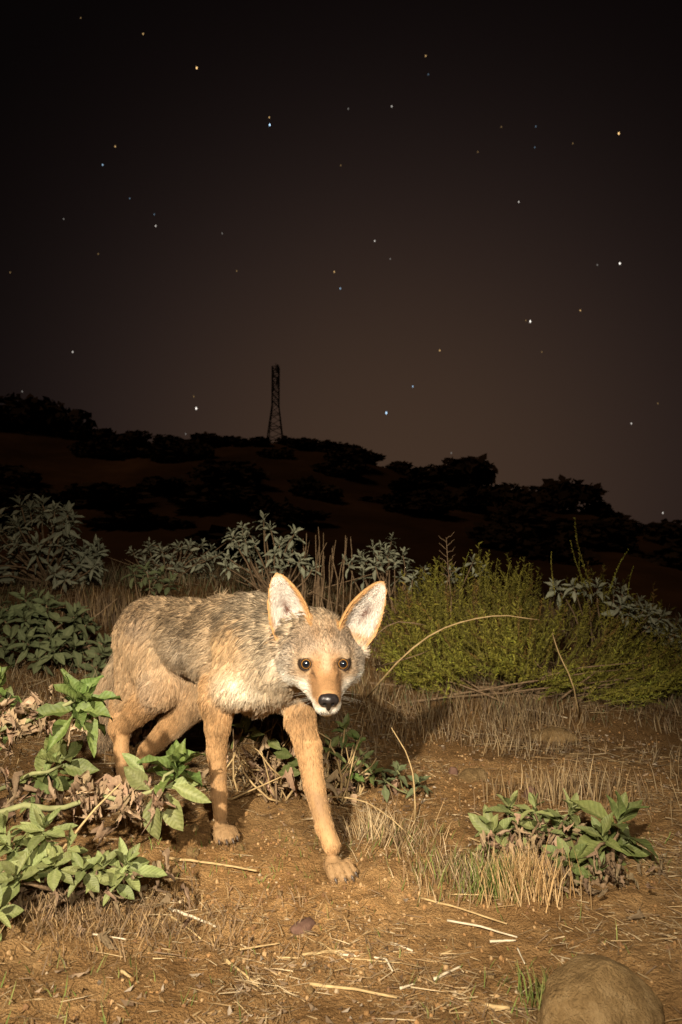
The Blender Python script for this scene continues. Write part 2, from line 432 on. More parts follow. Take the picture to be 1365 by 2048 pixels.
FW = nrm((.66, -.75, 0)); LT = np.array([-FW[1], FW[0], 0]); UP = np.array([0, 0, 1.0]); S0 = np.array([-.20, 1.58, 0])
def B(f, l, u): return S0 + f * FW + l * LT + u * UP
BACK = -FW * .93 + np.array([0, 0, -.37])
sq = lambda f: (LT, f)
# trunk: deep chest, tucked waist, pelvis
prim(B(.045, 0, .395), B(-.10, 0, .392), .092, .098, .03, BACK, .042, 'trunk', sq(.80))
prim(B(-.10, 0, .392), B(-.28, 0, .405), .098, .078, .04, BACK, .042, 'trunk', sq(.80))
prim(B(-.28, 0, .407), B(-.46, 0, .408), .077, .078, .04, BACK, .038, 'trunk', sq(.86))
prim(B(.00, 0, .455), B(-.13, 0, .458), .038, .036, .04, BACK, .044, 'trunk', sq(.9))           # withers
prim(B(-.46, 0, .405), B(-.535, 0, .395), .072, .045, .03, BACK * .6 + np.array([0, 0, -.6]), .028, 'rump', sq(.95))
prim(B(.095, .045, .345), B(.03, .035, .318), .048, .045, .04, -UP - FW * .5, .030, 'chest')
prim(B(.075, 0, .365), B(.01, 0, .315), .060, .055, .04, -UP - FW * .5, .034, 'chest', sq(.95))
# neck to the lowered head
EYE = W(650, 1326, 1.33)
HF = nrm((.10, -.935, -.335)); HL = nrm(np.cross(UP, HF)); HU = np.cross(HF, HL)
def Hd(f, l, u): return EYE + f * HF + l * HL + u * HU
prim(B(.02, 0, .435), Hd(-.115, -.005, -.008), .075, .057, .05, nrm(S0 + UP * .4 - Hd(-.1, 0, 0)), .036, 'neck')
prim(B(.06, .0, .375), Hd(-.09, 0, -.035), .062, .046, .04, nrm(S0 + UP * .3 - Hd(-.1, 0, 0)), .036, 'neck')
# head
hb = -HF
prim(Hd(-.085, 0, -.008), Hd(-.038, 0, .000), .050, .047, .03, hb + HU * .15, .012, 'head', (HL, 1.08))          # skull
prim(Hd(-.032, 0, .004), Hd(.010, 0, -.010), .037, .027, .022, hb, .007, 'head')                    # brow and stop
for s in (-1, 1):
    prim(Hd(-.055, .042 * s, -.020), Hd(-.020, .038 * s, -.016), .034, .022, .02, hb * .8 + HL * s * .6 - HU * .25, .019, 'cheek')
    prim(Hd(-.075, .055 * s, -.038), Hd(-.05, .048 * s, -.042), .026, .024, .02, hb * .55 + HL * s * .7 - HU * .45, .028, 'cheek')
    prim(Hd(-.012, .034 * s, .013), Hd(.0, .026 * s, .011), .014, .011, .012, hb, .005, 'head')        # brow ridge
prim(Hd(.0, 0, -.018), Hd(.078, 0, -.028), .0265, .0195, .018, hb, .006, 'muzzle', (HL, 1.05))
prim(Hd(-.01, 0, -.042), Hd(.070, 0, -.044), .0265, .0185, .015, hb - HU * .3, .007, 'muzzle', (HL, 1.12))
for s in (-1, 1):
    prim(Hd(-.035, .040 * s, -.034), Hd(.022, .017 * s, -.044), .026, .016, .018, hb * .8 + HL * s * .5 - HU * .3, .016, 'cheek')
prim(Hd(-.04, 0, -.055), Hd(.060, 0, -.060), .026, .0150, .015, hb - HU * .5, .009, 'jaw')
for s in (-1, 1):
    prim(Hd(.045, .013 * s, -.043), Hd(.077, .010 * s, -.046), .0135, .0120, .010, hb + HL * s * .3, .005, 'muzzle')  # lips
# legs
D_ = np.array([0, 0, -1.0])
def chain(pts, rad, k, fur, tagn, lift=.22):
    for i in range(len(pts) - 1):
        f = np.asarray(pts[i + 1]) - np.asarray(pts[i])
        prim(pts[i], pts[i + 1], rad[i], rad[i + 1], k if i == 0 else .007, nrm(nrm(f) + D_ * .3), fur[i] if isinstance(fur, (list, tuple)) else fur, tagn, None, lift)
# right fore (standing, vertical)
prim(B(.035, -.058, .415), B(.045, -.068, .335), .052, .050, .04, -UP - FW * .4, .024, 'shoulder')
chain([B(.03, -.072, .335), W(436, 1400, 1.525), W(436, 1450, 1.53), W(434, 1500, 1.54), W(439, 1588, 1.545), W(441, 1628, 1.540)],
      [.045, .035, .0265, .0205, .0168, .0150], .022, [.022, .016, .012, .009, .008], 'foreleg')
prim(B(-.05, -.072, .315), B(-.02, -.074, .285), .030, .030, .03, -UP, .016, 'foreleg')                # elbow
# left fore (reaching forward)
prim(B(.05, .055, .405), B(.08, .060, .325), .052, .047, .04, -UP, .024, 'shoulder')
chain([B(.075, .062, .325), W(600, 1435, 1.515), W(616, 1490, 1.485), W(629, 1570, 1.44), W(649, 1652, 1.395), W(664, 1690, 1.375)],
      [.043, .032, .0270, .0212, .0172, .0168], .02, [.020, .014, .010, .008, .008], 'foreleg')
# right hind
prim(B(-.455, -.052, .405), W(318, 1372, 1.83), .078, .052, .04, -UP - FW * .4, .024, 'thigh', (LT, .82))
prim(B(-.50, -.058, .37), W(262, 1395, 1.93), .058, .042, .04, -UP - FW * .3, .024, 'thigh', (LT, .85))
chain([W(322, 1378, 1.83), W(276, 1422, 1.88), W(243, 1458, 1.915), W(243, 1500, 1.905), W(247, 1545, 1.885)],
      [.048, .034, .0225, .0185, .0175], .022, [.020, .013, .009, .008], 'hindleg')
prim(W(240, 1410, 1.945), W(236, 1455, 1.925), .024, .019, .03, -UP, .014, 'hindleg')
# left hind (pushing off, half hidden)
prim(B(-.44, .05, .40), W(398, 1392, 1.86), .072, .050, .04, -UP, .020, 'thigh', (LT, .8))
chain([W(398, 1395, 1.86), W(345, 1450, 1.90), W(296, 1500, 1.945), W(278, 1535, 1.945), W(275, 1563, 1.935)],
      [.047, .034, .0235, .0185, .0175], .02, [.016, .011, .009, .008], 'hindleg')
# tail
chain([B(-.54, 0, .415), B(-.59, -.015, .36), W(222, 1390, 2.06), W(203, 1465, 2.09), W(186, 1540, 2.10)], [.032, .033, .038, .036, .014], .02, .042, 'tail', .35)
# paws: four toes each
CLAWS = []
def paw(base, fwd, tip_drop, spread=.0122, up=0):
    base = np.asarray(base, float); fwd = nrm(fwd); side = nrm(np.cross(UP, fwd))
    prim(base - fwd * .004, base + fwd * .018 + UP * -.003, .0165, .0160, .012, fwd - UP * .3, .008, 'paw')
    for j, (o, ln) in enumerate([(-1.35, .028), (-.47, .038), (.47, .038), (1.35, .028)]):
        kn = base + fwd * ln * .62 + side * o * spread * .95 + UP * (.001 + up)
        tp = base + fwd * (ln + .004) + side * o * spread * 1.2 + UP * (tip_drop)
        prim(kn, tp, .0094, .0080, .0022, fwd - UP * .4, .007, 'paw')
        CLAWS.append((tp + fwd * .005 + UP * .001, nrm(fwd * .9 - UP * .42 + side * o * .06)))
def gr(p, h): return np.array([p[0], p[1], g1(p[0], p[1]) + h])
RF = W(444, 1640, 1.535); paw(gr(RF, .020), FW * .8 + np.array([.1, -.5, 0]), -.008)
LF = W(668, 1700, 1.37); paw(gr(LF, .024), nrm((.55, -.8, 0)), -.006, .0142, .003)
RH = W(248, 1553, 1.885); paw(gr(RH, .022), FW * .7 + np.array([0, -.5, 0]), -.008)
LH = W(276, 1566, 1.935); paw(gr(LH, .022), FW, -.008)

# ears: thin cupped leaf-shaped shells
EARS = []
def ear(base, tip, nrml, W0):
    base, tip = np.asarray(base), np.asarray(tip); a = tip - base; ln = np.linalg.norm(a); a = a / ln
    n = np.asarray(nrml, float); n = nrm(n - (n @ a) * a); w = np.cross(a, n)
    EARS.append(dict(o=base, a=a, n=n, w=w, ln=ln, W0=W0))
def ear_prof(t):
    t = np.clip(t, -.4, 1.0)
    body = np.interp(t, [-.4, -.1, .08, .25, .42, .6, .76, .88, .95, 1.0], [.66, .80, .95, 1.0, .96, .82, .62, .41, .25, .03])
    return body
def ear_coords(P, e):
    q = P - e['o']; return q @ e['a'] / e['ln'], q @ e['w'], q @ e['n']
def ear_d(P, e):
    t, w, n = ear_coords(P, e); Wd = ear_prof(t) * e['W0'] + 1e-4
    surf = .85 * Wd * (np.clip(np.abs(w) / Wd, 0, 1.2) ** 2 - 1) * np.interp(t, [-.2, .2, .7, 1], [1.0, .95, .6, .2]) + .010 * np.interp(t, [0, .5, 1], [0, 0, .6])
    d = np.abs(n - surf) * .62 - .0030
    return np.maximum(np.maximum(d, (np.abs(w) - Wd) * .8), np.maximum((t - 1) * e['ln'], (-.22 - t) * e['ln']))
ear(W(590, 1272, 1.415), W(556, 1147, 1.425), (-.22, -.96, .05), .0430)
ear(W(704, 1278, 1.415), W(763, 1163, 1.435), (.42, -.90, .05), .0405)

EYES = [Hd(.0012, -.0360, -.001), Hd(.0012, .0354, -.002)]
ER = .0126
def smin(a, b, k):
    h = np.clip(.5 + .5 * (b - a) / k, 0, 1)
    return b + (a - b) * h - k * h * (1 - h)

lo = np.array([-.86, 1.20, -.06]); hi = np.array([.14, 2.22, .60])
ax_x = axis([(lo[0], -.16, .0055), (-.16, .10, .0026), (.10, hi[0], .0055)])
ax_y = axis([(lo[1], 1.47, .0026), (1.47, hi[1], .0055)])
ax_z = axis([(lo[2], .05, .0035), (.05, .315, .005), (.315, .575, .0026), (.575, hi[2], .005)])
GX, GY, GZ = np.meshgrid(ax_x, ax_y, ax_z, indexing='ij')
VOL = np.full(GX.shape, .5, np.float32)
def region(pmin, pmax):
    s = []
    for a, l, h in ((ax_x, pmin[0], pmax[0]), (ax_y, pmin[1], pmax[1]), (ax_z, pmin[2], pmax[2])):
        s.append(slice(max(0, np.searchsorted(a, l) - 1), min(len(a), np.searchsorted(a, h) + 1)))
    return tuple(s)
def sub(sl): return np.stack([GX[sl], GY[sl], GZ[sl]], -1)
for p in PRIMS:
    r = max(p['ra'], p['rb']) * (1.15 if p['squash'] else 1) + p['k'] + .02
    sl = region(np.minimum(p['a'], p['b']) - r, np.maximum(p['a'], p['b']) + r)
    VOL[sl] = smin(VOL[sl], prim_d(sub(sl), p).astype(np.float32), p['k'])
for e in EARS:
    c = e['o'] + e['a'] * e['ln'] * .45; sl = region(c - .12, c + .12)
    VOL[sl] = smin(VOL[sl], ear_d(sub(sl), e).astype(np.float32), .008)
    # the hollow of the ear runs down into the skull
    q = sub(sl); h0 = e['o'] + e['a'] * .018 + e['n'] * .010; h1 = e['o'] + e['a'] * .05 + e['n'] * .004
    dd = prim_d(q, dict(a=h0, b=h1, ra=.010, rb=.020, squash=None))
    VOL[sl] = -smin(-VOL[sl], dd.astype(np.float32), .008)
    VOL[sl] = smin(VOL[sl], ear_d(q, e).astype(np.float32), .004)
for e in EYES:
    sl = region(e - .03, e + .03); q = sub(sl)
    d = np.sqrt(((q - e) ** 2).sum(-1))
    VOL[sl] = smin(VOL[sl], (d - ER - .0022).astype(np.float32), .006)      # lids
    gz_ = nrm(np.array([0, 0, CAMZ]) - e)
    d2 = prim_d(q, dict(a=e + gz_ * .0085, b=e + gz_ * .03, ra=.0102, rb=.020, squash=None))
    VOL[sl] = np.maximum(VOL[sl], -d2.astype(np.float32))
def surface_nets(V, xs, ys, zs):
    ax = (xs, ys, zs); ins = V < 0
    c = [V[i:V.shape[0] - 1 + i, j:V.shape[1] - 1 + j, k:V.shape[2] - 1 + k] for i in (0, 1) for j in (0, 1) for k in (0, 1)]
    cnt = sum((q < 0).astype(np.int8) for q in c); act = (cnt > 0) & (cnt < 8)
    I = np.argwhere(act); n = len(I); vid = np.full(act.shape, -1, np.int64); vid[act] = np.arange(n)
    vals = np.stack([q[act] for q in c], -1)
    acc = np.zeros((n, 3)); num = np.zeros(n)
    co = [(i, j, k) for i in (0, 1) for j in (0, 1) for k in (0, 1)]
    for a in range(8):
        for b in range(a + 1, 8):
            df = [abs(co[a][m] - co[b][m]) for m in range(3)]
            if sum(df) != 1: continue
            va, vb = vals[:, a], vals[:, b]; cr = (va < 0) != (vb < 0)
            t = np.where(cr, va / np.where(cr, va - vb, 1), 0)
            for m in range(3):
                pa = ax[m][I[:, m] + co[a][m]]; pb = ax[m][I[:, m] + co[b][m]]
                acc[:, m] += np.where(cr, pa + (pb - pa) * t, 0)
            num += cr
    P = acc / num[:, None]
    quads = []
    for m in range(3):
        A = np.take(ins, range(0, ins.shape[m] - 1), m); Bq = np.take(ins, range(1, ins.shape[m]), m)
        E = np.argwhere(A != Bq); o1, o2 = [(1, 2), (2, 0), (0, 1)][m]
        ok = (E[:, o1] > 0) & (E[:, o2] > 0) & (E[:, o1] < act.shape[o1]) & (E[:, o2] < act.shape[o2]); E = E[ok]
        def at(d1, d2):
            q = E.copy(); q[:, o1] += d1; q[:, o2] += d2; return vid[q[:, 0], q[:, 1], q[:, 2]]
        Q = np.stack([at(-1, -1), at(0, -1), at(0, 0), at(-1, 0)], -1)
        fl = A[tuple(E.T)]; Q = np.where(fl[:, None], Q, Q[:, ::-1]); quads.append(Q)
    Q = np.concatenate(quads); return P, Q[(Q >= 0).all(1)]
BV, BQ = surface_nets(VOL, ax_x, ax_y, ax_z)
del GX, GY, GZ, VOL

# --- coat colour, by where on the animal it grows
def lerp(c, d, w): return c + (np.asarray(d) - c) * np.clip(w, 0, 1)[..., None]
def prim_weights(P):
    D = np.stack([prim_d(P, p) for p in PRIMS], -1); return np.exp(-np.clip(D, -.03, .2) / .010)
TAGS = ['trunk', 'rump', 'chest', 'neck', 'head', 'cheek', 'muzzle', 'jaw', 'shoulder', 'foreleg', 'thigh', 'hindleg', 'tail', 'paw', 'body']
def gauss(P, c, r): return np.exp(-(((P - np.asarray(c)) / np.asarray(r)) ** 2).sum(-1))
def coat(P, PW):
    """returns base colour, share of dark-tipped guard hairs"""
    Wt = PW / PW.sum(-1, keepdims=True)
    tw = {t: sum(Wt[:, i] for i, p in enumerate(PRIMS) if p['tag'] == t) if any(p['tag'] == t for p in PRIMS) else 0 * P[:, 0] for t in TAGS}
    q = P - S0; f, l, u = q @ FW, q @ LT, q @ UP
    h = P - EYE; hf, hl, hu = h @ HF, h @ HL, h @ HU; al = np.abs(hl)
    n1, n2 = fbm(P, 18, 2, 71), fbm(P, 45, 2, 77)
    col = np.zeros((len(P), 3)) + (.47, .335, .205)
    dark = np.zeros(len(P))
    back = sstep(.40, .485, u + .012 * n1)
    col = lerp(col, (.45, .345, .225), sstep(.26, .34, u) * .6)
    col = lerp(col, (.42, .295, .170), back); dark += .80 * back
    saddle = np.exp(-((f + .17) / .09) ** 2) * np.exp(-((u - .43 - .05 * n1) / .035) ** 2); dark += .75 * saddle
    col = lerp(col, (.56, .46, .34), .7 * np.exp(-((f + .17) / .09) ** 2) * np.exp(-((u - .375) / .03) ** 2))
    col = lerp(col, (.50, .32, .155), tw['shoulder'] * .75)
    rump = tw['rump'] + tw['thigh']
    col = lerp(col, (.50, .335, .185), rump * .8); dark += .22 * rump * sstep(.33, .45, u)
    col = lerp(col, (.30, .23, .17), .55 * np.exp(-((f + .40) / .035) ** 2 - ((u - .425) / .03) ** 2))
    col = lerp(col, (.62, .53, .42), .8 * np.exp(-((f + .355) / .03) ** 2 - ((u - .255) / .05) ** 2))       # pale front of the thigh
    leg = tw['foreleg'] + tw['hindleg'] + tw['paw']
    col = lerp(col, (.465, .275, .125), leg * .95); dark += .16 * leg
    col = col * (1 + leg * (.20 * n1 + .10 * n2))[:, None]
    inner = tw['hindleg'] * sstep(-.01, .04, l); col = lerp(col, (.58, .43, .27), inner * .8)
    col = lerp(col, (.30, .19, .095), tw['paw'] * .8)
    col = lerp(col, (.25, .155, .085), .6 * tw['foreleg'] * np.exp(-((u - .115) / .030) ** 2) * sstep(-.02, .02, n2 + .1))
    belly = sstep(.315, .27, u) * (tw['trunk'] + tw['chest']); col = lerp(col, (.58, .47, .34), belly * .8)
    wp = gauss(P, B(.075, -.075, .335), (.050, .050, .038)); col = lerp(col, (.80, .71, .55), wp * 1.1); dark *= 1 - .8 * wp
    neck = tw['neck']; col = lerp(col, (.43, .345, .235), neck * .8); dark += .40 * neck * (1 + n1)
    col = lerp(col, (.62, .53, .41), .6 * neck * sstep(.35, .31, u))
    # head
    hd = tw['head'] + tw['cheek'] + tw['muzzle'] + tw['jaw']
    hc = np.zeros_like(col) + (.37, .275, .19)
    hc = lerp(hc, (.36, .22, .115), sstep(.030, .055, hu) * sstep(.045, .01, al))
    hc = lerp(hc, (.48, .40, .31), sstep(.045, .068, al))
    hc = lerp(hc, (.52, .34, .175), np.exp(-((al - .038) / .016) ** 2 - ((hu + .002) / .016) ** 2) * .95)
    mz = sstep(-.004, .022, hf) * sstep(.034, .024, al); hc = lerp(hc, (.37, .205, .092), mz); hc = hc * (1 + mz * (.16 * n1 + .14 * n2))[:, None]
    hc = lerp(hc, (.47, .34, .22), np.exp(-(al / .010) ** 2) * sstep(-.002, .012, hu) * .8)
    hc = lerp(hc, (.80, .73, .62), sstep(-.034, -.046, hu - .10 * np.clip(al - .03, 0, 1) + .004 * n2 - .10 * np.clip(hf - .05, 0, .1)))
    hc = lerp(hc, (.78, .71, .60), sstep(-.020, -.036, hu) * sstep(.024, .036, al) * sstep(.095, .07, al))
    hc = lerp(hc, (.36, .25, .15), .55 * np.exp(-((al - .050) / .012) ** 2 - ((hu + .024) / .008) ** 2))
    hc = lerp(hc, (.27, .14, .065), .45 * np.exp(-((al - .0225) / .0045) ** 2 - ((hu + .011) / .008) ** 2) * sstep(-.03, .0, hf))   # tear line
    hcd = .55 * sstep(.004, .022, hu) * sstep(.03, -.01, hf) + .42 * sstep(.04, .06, al) * sstep(-.045, -.01, hu)
    col = lerp(col, hc, hd); dark = dark * (1 - hd) + hcd * hd
    for e in EARS:
        t, w, n = ear_coords(P, e); inside = (np.abs(ear_d(P, e)) < .008) & (t > -.12)
        Wd = ear_prof(t) * e['W0'] + 1e-4; r = np.abs(w) / Wd
        ec = np.zeros_like(col) + (.42, .235, .095)
        front = (n > .85 * Wd * (np.clip(r, 0, 1.2) ** 2 - 1) * np.interp(t, [-.2, .2, .7, 1], [1.0, .95, .6, .2]) - .0008)
        outer = w * np.sign(e['w'][0]) * (-1 if e is EARS[0] else 1)
        wh = front * sstep(.96, .84, r) * sstep(-.92, -.66, outer / Wd) * sstep(-.02, .16, t) * sstep(1.0, .90, t)
        ec = lerp(ec, (.60, .535, .47), wh)
        ec = lerp(ec, (.14, .06, .04), front * 1.0 * np.exp(-((outer - .009) / .0095) ** 2 - ((t - .40) / .16) ** 2))
        m = inside * sstep(-.10, .06, t); col = lerp(col, ec, m * 1.0); dark = dark * (1 - m)
    for e in EYES:
        d = np.sqrt(((P - e) ** 2).sum(-1)); sd_ = 1 if (e - EYE) @ HL > 0 else -1
        o_, u_, f_ = ((P - e) @ HL) * sd_, (P - e) @ HU, (P - e) @ HF
        a_, b_ = o_ * .93 + u_ * .37, -o_ * .37 + u_ * .93; dl = np.sqrt((a_ / 1.22) ** 2 + b_ ** 2 + (f_ * .8) ** 2)
        col = lerp(col, (.028, .017, .012), sstep(.0146, .0130, dl))
        col = lerp(col, (.055, .030, .016), .85 * np.exp(-((o_ + .0135 - .5 * (u_ + .004)) / .0035) ** 2 - ((u_ + .004) / .0055) ** 2)); dark = dark * sstep(.012, .02, d)
    # lips
    ml = np.exp(-((hu + .0525 + .08 * np.clip(.05 - hf, 0, .1)) / .0016) ** 2) * sstep(.03, .05, hf); col = lerp(col, (.06, .045, .04), ml * .8)
    dark += .5 * tw['tail'] * sstep(.30, .10, u)
    return col, np.clip(dark, 0, .9)

def coat_material(name, curves):
    m, t, b = material(name, .62, .18)
    a = N(t, 'ShaderNodeAttribute', attribute_name='col'); t.links.new(a.outputs['Color'], b.inputs['Base Color'])
    return m
M_SKIN = coat_material('coyote_skin', False); M_FUR = coat_material('coyote_fur', True)
PWV = prim_weights(BV)
skin_col, skin_dark = coat(BV, PWV)
coy = tag(obj('coyote', None, None, (float(S0[0]) - .1, float(S0[1]) + .12, g1(-.3, 1.7))),
          'tan and grey coyote stalking across bare dirt with lowered head, facing the camera', 'coyote')
croot = np.array(coy.location)
body = None
def cpart(name, me): return obj(name, me, coy, tuple(-croot)) if body is None or name in ('body', 'nose') else obj(name, me, body)
body_me = fast_mesh('body', BV, BQ, 4, [M_SKIN], True)
col_attr(body_me, np.clip(skin_col * (1 - .35 * skin_dark[:, None]), 0, 1))
body = cpart('body', body_me)

# --- fur
nv = np.zeros(len(BV) * 3, np.float32); body_me.vertices.foreach_get('normal', nv); VN = nv.reshape(-1, 3).astype(float)
T3 = np.concatenate([BQ[:, [0, 1, 2]], BQ[:, [0, 2, 3]]])
area = .5 * np.linalg.norm(np.cross(BV[T3[:, 1]] - BV[T3[:, 0]], BV[T3[:, 2]] - BV[T3[:, 0]]), axis=1)
cen = BV[T3].mean(1)
dens = np.where(np.linalg.norm(cen - EYE, axis=1) < .21, 4.2, 1.0)
dens *= np.where(cen[:, 2] < .22, 1.6, 1)
dens *= np.where(((cen - S0) @ LT > .06) & ((cen - S0) @ FW < 0), .55, 1)
pr = area * dens; pr /= pr.sum()
NH = 230000
ti = rng.choice(len(T3), NH, p=pr)
b1, b2 = rng.random(NH), rng.random(NH); fl = b1 + b2 > 1; b1[fl], b2[fl] = 1 - b1[fl], 1 - b2[fl]
tri = T3[ti]; wts = np.stack([1 - b1 - b2, b1, b2], -1)
HP = (BV[tri] * wts[..., None]).sum(1); HN = (VN[tri] * wts[..., None]).sum(1); HN /= np.linalg.norm(HN, axis=1)[:, None] + 1e-9
near_eye = np.min([np.linalg.norm(HP - e, axis=1) for e in EYES], axis=0)
nose_c = Hd(.0955, 0, -.026)
keep = (near_eye > .0152) & (np.linalg.norm((HP - nose_c), axis=1) > .0175) & (HP[:, 2] > gz(HP[:, 0], HP[:, 1], False) + .004)
HP, HN = HP[keep], HN[keep]; NH = len(HP); near_eye = near_eye[keep]
PW = prim_weights(HP); Wn = PW / PW.sum(-1, keepdims=True)
flow = Wn @ np.array([p['flow'] for p in PRIMS]); flen = Wn @ np.array([p['fur'] for p in PRIMS]); lift = Wn @ np.array([p['lift'] for p in PRIMS])
hc, hdark = coat(HP, PW)
for e in EARS:
    t, w, n = ear_coords(HP, e); m = (np.abs(ear_d(HP, e)) < .006) & (t > -.05)
    Wd = ear_prof(t) * e['W0'] + 1e-4
    ins_ = m & (HN @ e['n'] > .1) & (np.abs(w) < .93 * Wd)
    wf = np.sign(w)[:, None] * -e['w'] * .55 + e['a'] * .8 + e['n'] * .2
    flow[m] = e['a']; flen[m] = .005; lift[m] = .12
    flow[ins_] = wf[ins_]; flen[ins_] = np.interp(t[ins_], [0, .3, .8, 1], [.020, .016, .009, .004]); lift[ins_] = .28
flen *= np.interp(near_eye, [.013, .03], [.45, 1])
flow = flow - (flow * HN).sum(1)[:, None] * HN
# locks: hairs of one small cell lean together
csz = np.where(flen > .02, .0095, .0042)[:, None]
cell = np.floor(HP / csz + fbm(HP, 60, 1, 5)[:, None] * .8).astype(np.int64)
jl = np.stack([_h(cell[:, 0], cell[:, 1], cell[:, 2], s) for s in (1, 2, 3)], -1) - .5
jr = rng.normal(0, 1, (NH, 3))
jit = (flen / .03)[:, None].clip(.25, 1)
T = flow / (np.linalg.norm(flow, axis=1)[:, None] + 1e-9)
T = T + jl * 1.0 * jit + jr * .16
big = np.stack([fbm(HP, 14, 2, s) for s in (91, 92, 93)], -1); T = T + big * .28 * jit
T -= (T * HN).sum(1)[:, None] * HN * .9
T /= np.linalg.norm(T, axis=1)[:, None] + 1e-9
ln = flen * rng.uniform(.65, 1.15, NH)
gd = rng.random(NH) < (.18 + .5 * hdark); ln[gd] *= 1.18
K = 5; ss = np.linspace(0, 1, K)
pts = np.zeros((NH, K, 3)); up = lift * rng.uniform(.5, 1.5, NH)
for i, s in enumerate(ss):
    hgt = up * (s - .42 * s * s) * 1.35
    pts[:, i] = HP - HN * .001 + (T * s * (1 - .35 * lift)[:, None] + HN * hgt[:, None]) * ln[:, None] + (D_ * .10 * s * s) * ln[:, None]
key = cell[:, 0] * 73856093 ^ cell[:, 1] * 19349663 ^ cell[:, 2] * 83492791
_, inv = np.unique(key, return_inverse=True); cntc = np.bincount(inv)
for i, s in enumerate(ss):
    if i == 0: continue
    mean = np.stack([np.bincount(inv, pts[:, i, m]) / cntc for m in range(3)], -1)[inv]
    wcl = (np.where(flen > .02, .62, .30) * s ** 1.3 * rng.uniform(.5, 1.1, NH))[:, None]
    pts[:, i] += (mean - pts[:, i]) * np.clip(wcl, 0, .8)
var = 1 + rng.normal(0, 1, NH).clip(-2.2, 2.2) * np.where(flen > .02, .14, .20); warm = rng.normal(0, .03, NH)
lk = _h(cell[:, 0], cell[:, 1], cell[:, 2], 9)
lockv = 1 + np.where(flen > .02, .50, .34) * (lk - .5)
cols = np.ones((NH, K, 4), np.float32); tipd = (.55 * rng.random(NH) + .45 * _h(cell[:, 0], cell[:, 1], cell[:, 2], 10) < hdark * .95).astype(float) * rng.uniform(.55, .95, NH)
for i, s in enumerate(ss):
    c = hc * (var * lockv)[:, None]; c[:, 0] *= 1 + warm; c[:, 2] *= 1 - warm
    band = sstep(.28, .72, np.full(NH, s)) * tipd
    cols[:, i, :3] = np.clip(lerp(c, (.035, .025, .018), band), 0, .92)
rad = np.interp(ss, [0, .4, 1], [1, .9, .28])[None, :] * np.interp(flen, [.004, .03], [.00032, .00060])[:, None]
hcv = bpy.data.hair_curves.new('fur'); hcv.add_curves([K] * NH)
hcv.points.foreach_set('position', pts.astype(np.float32).ravel())
ra = hcv.attributes.get('radius') or hcv.attributes.new('radius', 'FLOAT', 'POINT')
ra.data.foreach_set('value', rad.astype(np.float32).ravel())
ca = hcv.attributes.new('col', 'FLOAT_COLOR', 'POINT'); ca.data.foreach_set('color', cols.ravel())
hcv.materials.append(M_FUR)
cpart('fur', hcv)

# --- eyes, nose, claws, whiskers
def eye_mat():
    m, t, b = material('coyote_eye', .05, .7)
    co = N(t, 'ShaderNodeTexCoord').outputs['Object']; sp = N(t, 'ShaderNodeSeparateXYZ'); t.links.new(co, sp.inputs[0])
    a = N(t, 'ShaderNodeVectorMath', operation='LENGTH'); cb = N(t, 'ShaderNodeCombineXYZ')
    t.links.new(sp.outputs['X'], cb.inputs[0]); t.links.new(sp.outputs['Z'], cb.inputs[2]); t.links.new(cb.outputs[0], a.inputs[0])
    c = ramp(t, a.outputs['Value'], [(0, (.006, .008, .012)), (.56, (.006, .007, .010)), (.60, (.16, .07, .015)), (.68, (.28, .135, .03)), (.735, (.05, .02, .008)), (.77, (.006, .005, .004))])
    t.links.new(c, b.inputs['Base Color']); b.inputs['Coat Weight'].default_value = 1; b.inputs['Coat Roughness'].default_value = .03
    return m
bm = bmesh.new(); bmesh.ops.create_uvsphere(bm, u_segments=40, v_segments=28, radius=1)
eye_me = bpy.data.meshes.new('eye'); bm.to_mesh(eye_me); bm.free(); eye_me.materials.append(eye_mat())
eye_me.polygons.foreach_set('use_smooth', [True] * len(eye_me.polygons))
for e in EYES:
    o = obj('eye', eye_me, coy, tuple(e - croot)); o.scale = (ER, ER, ER)
    o.rotation_euler = Vector(np.array([0, 0, CAMZ + .02]) - e).to_track_quat('Y', 'Z').to_euler()
# nose: rounded wedge with comma nostrils
xs = np.linspace(-.024, .024, 61); ys = np.linspace(-.018, .022, 51); zs = np.linspace(-.024, .020, 56)     # l, f, u
A, Bf, Cu = np.meshgrid(xs, ys, zs, indexing='ij'); q = np.stack([A, Bf, Cu], -1)
pd = lambda a, b, ra, rb, s=None: prim_d(q, dict(a=np.array(a, float), b=np.array(b, float), ra=ra, rb=rb, squash=s))
v = smin(pd((-.0095, 0, .006), (.0095, 0, .006), .0082, .0082), pd((0, .002, .004), (0, .002, -.013), .0110, .0040), .005)
v = smin(v, pd((-.012, .002, .001), (.012, .002, .001), .0062, .0062), .005)
for s in (-1, 1):
    v = np.maximum(v, -pd((s * .0078, .0145, .0005), (s * .0070, .006, -.001), .0040, .0030))
    v = np.maximum(v, -pd((s * .0095, .0125, -.0015), (s * .0165, .008, -.0035), .0022, .0018))
v = np.maximum(v, -pd((0, .0145, .000), (0, .012, -.016), .0008, .0010))
nV, nQ = surface_nets(v, xs, ys, zs)
nW = nose_c + nV[:, :1] * HL + nV[:, 1:2] * HF + nV[:, 2:] * HU
nose_m = noise_material('nose_leather', [(.3, (.010, .008, .008)), (.7, (.026, .020, .019))], 300, .33, .55, 900, .35, .0006)
nme = fast_mesh('nose', nW, nQ[:, ::-1], 4, [nose_m], True); cpart('nose', nme)
claw_m = noise_material('claw_horn', [(.3, (.05, .035, .025)), (.7, (.12, .09, .07))], 90, .4, .4)
for p, d in CLAWS:
    v, f = tube([p - d * .006, p + d * .004, p + d * .011 - UP * .003], [.0033, .0026, .0006], 7)
    cpart('claw', mesh_from('claw', v, f, [claw_m]))
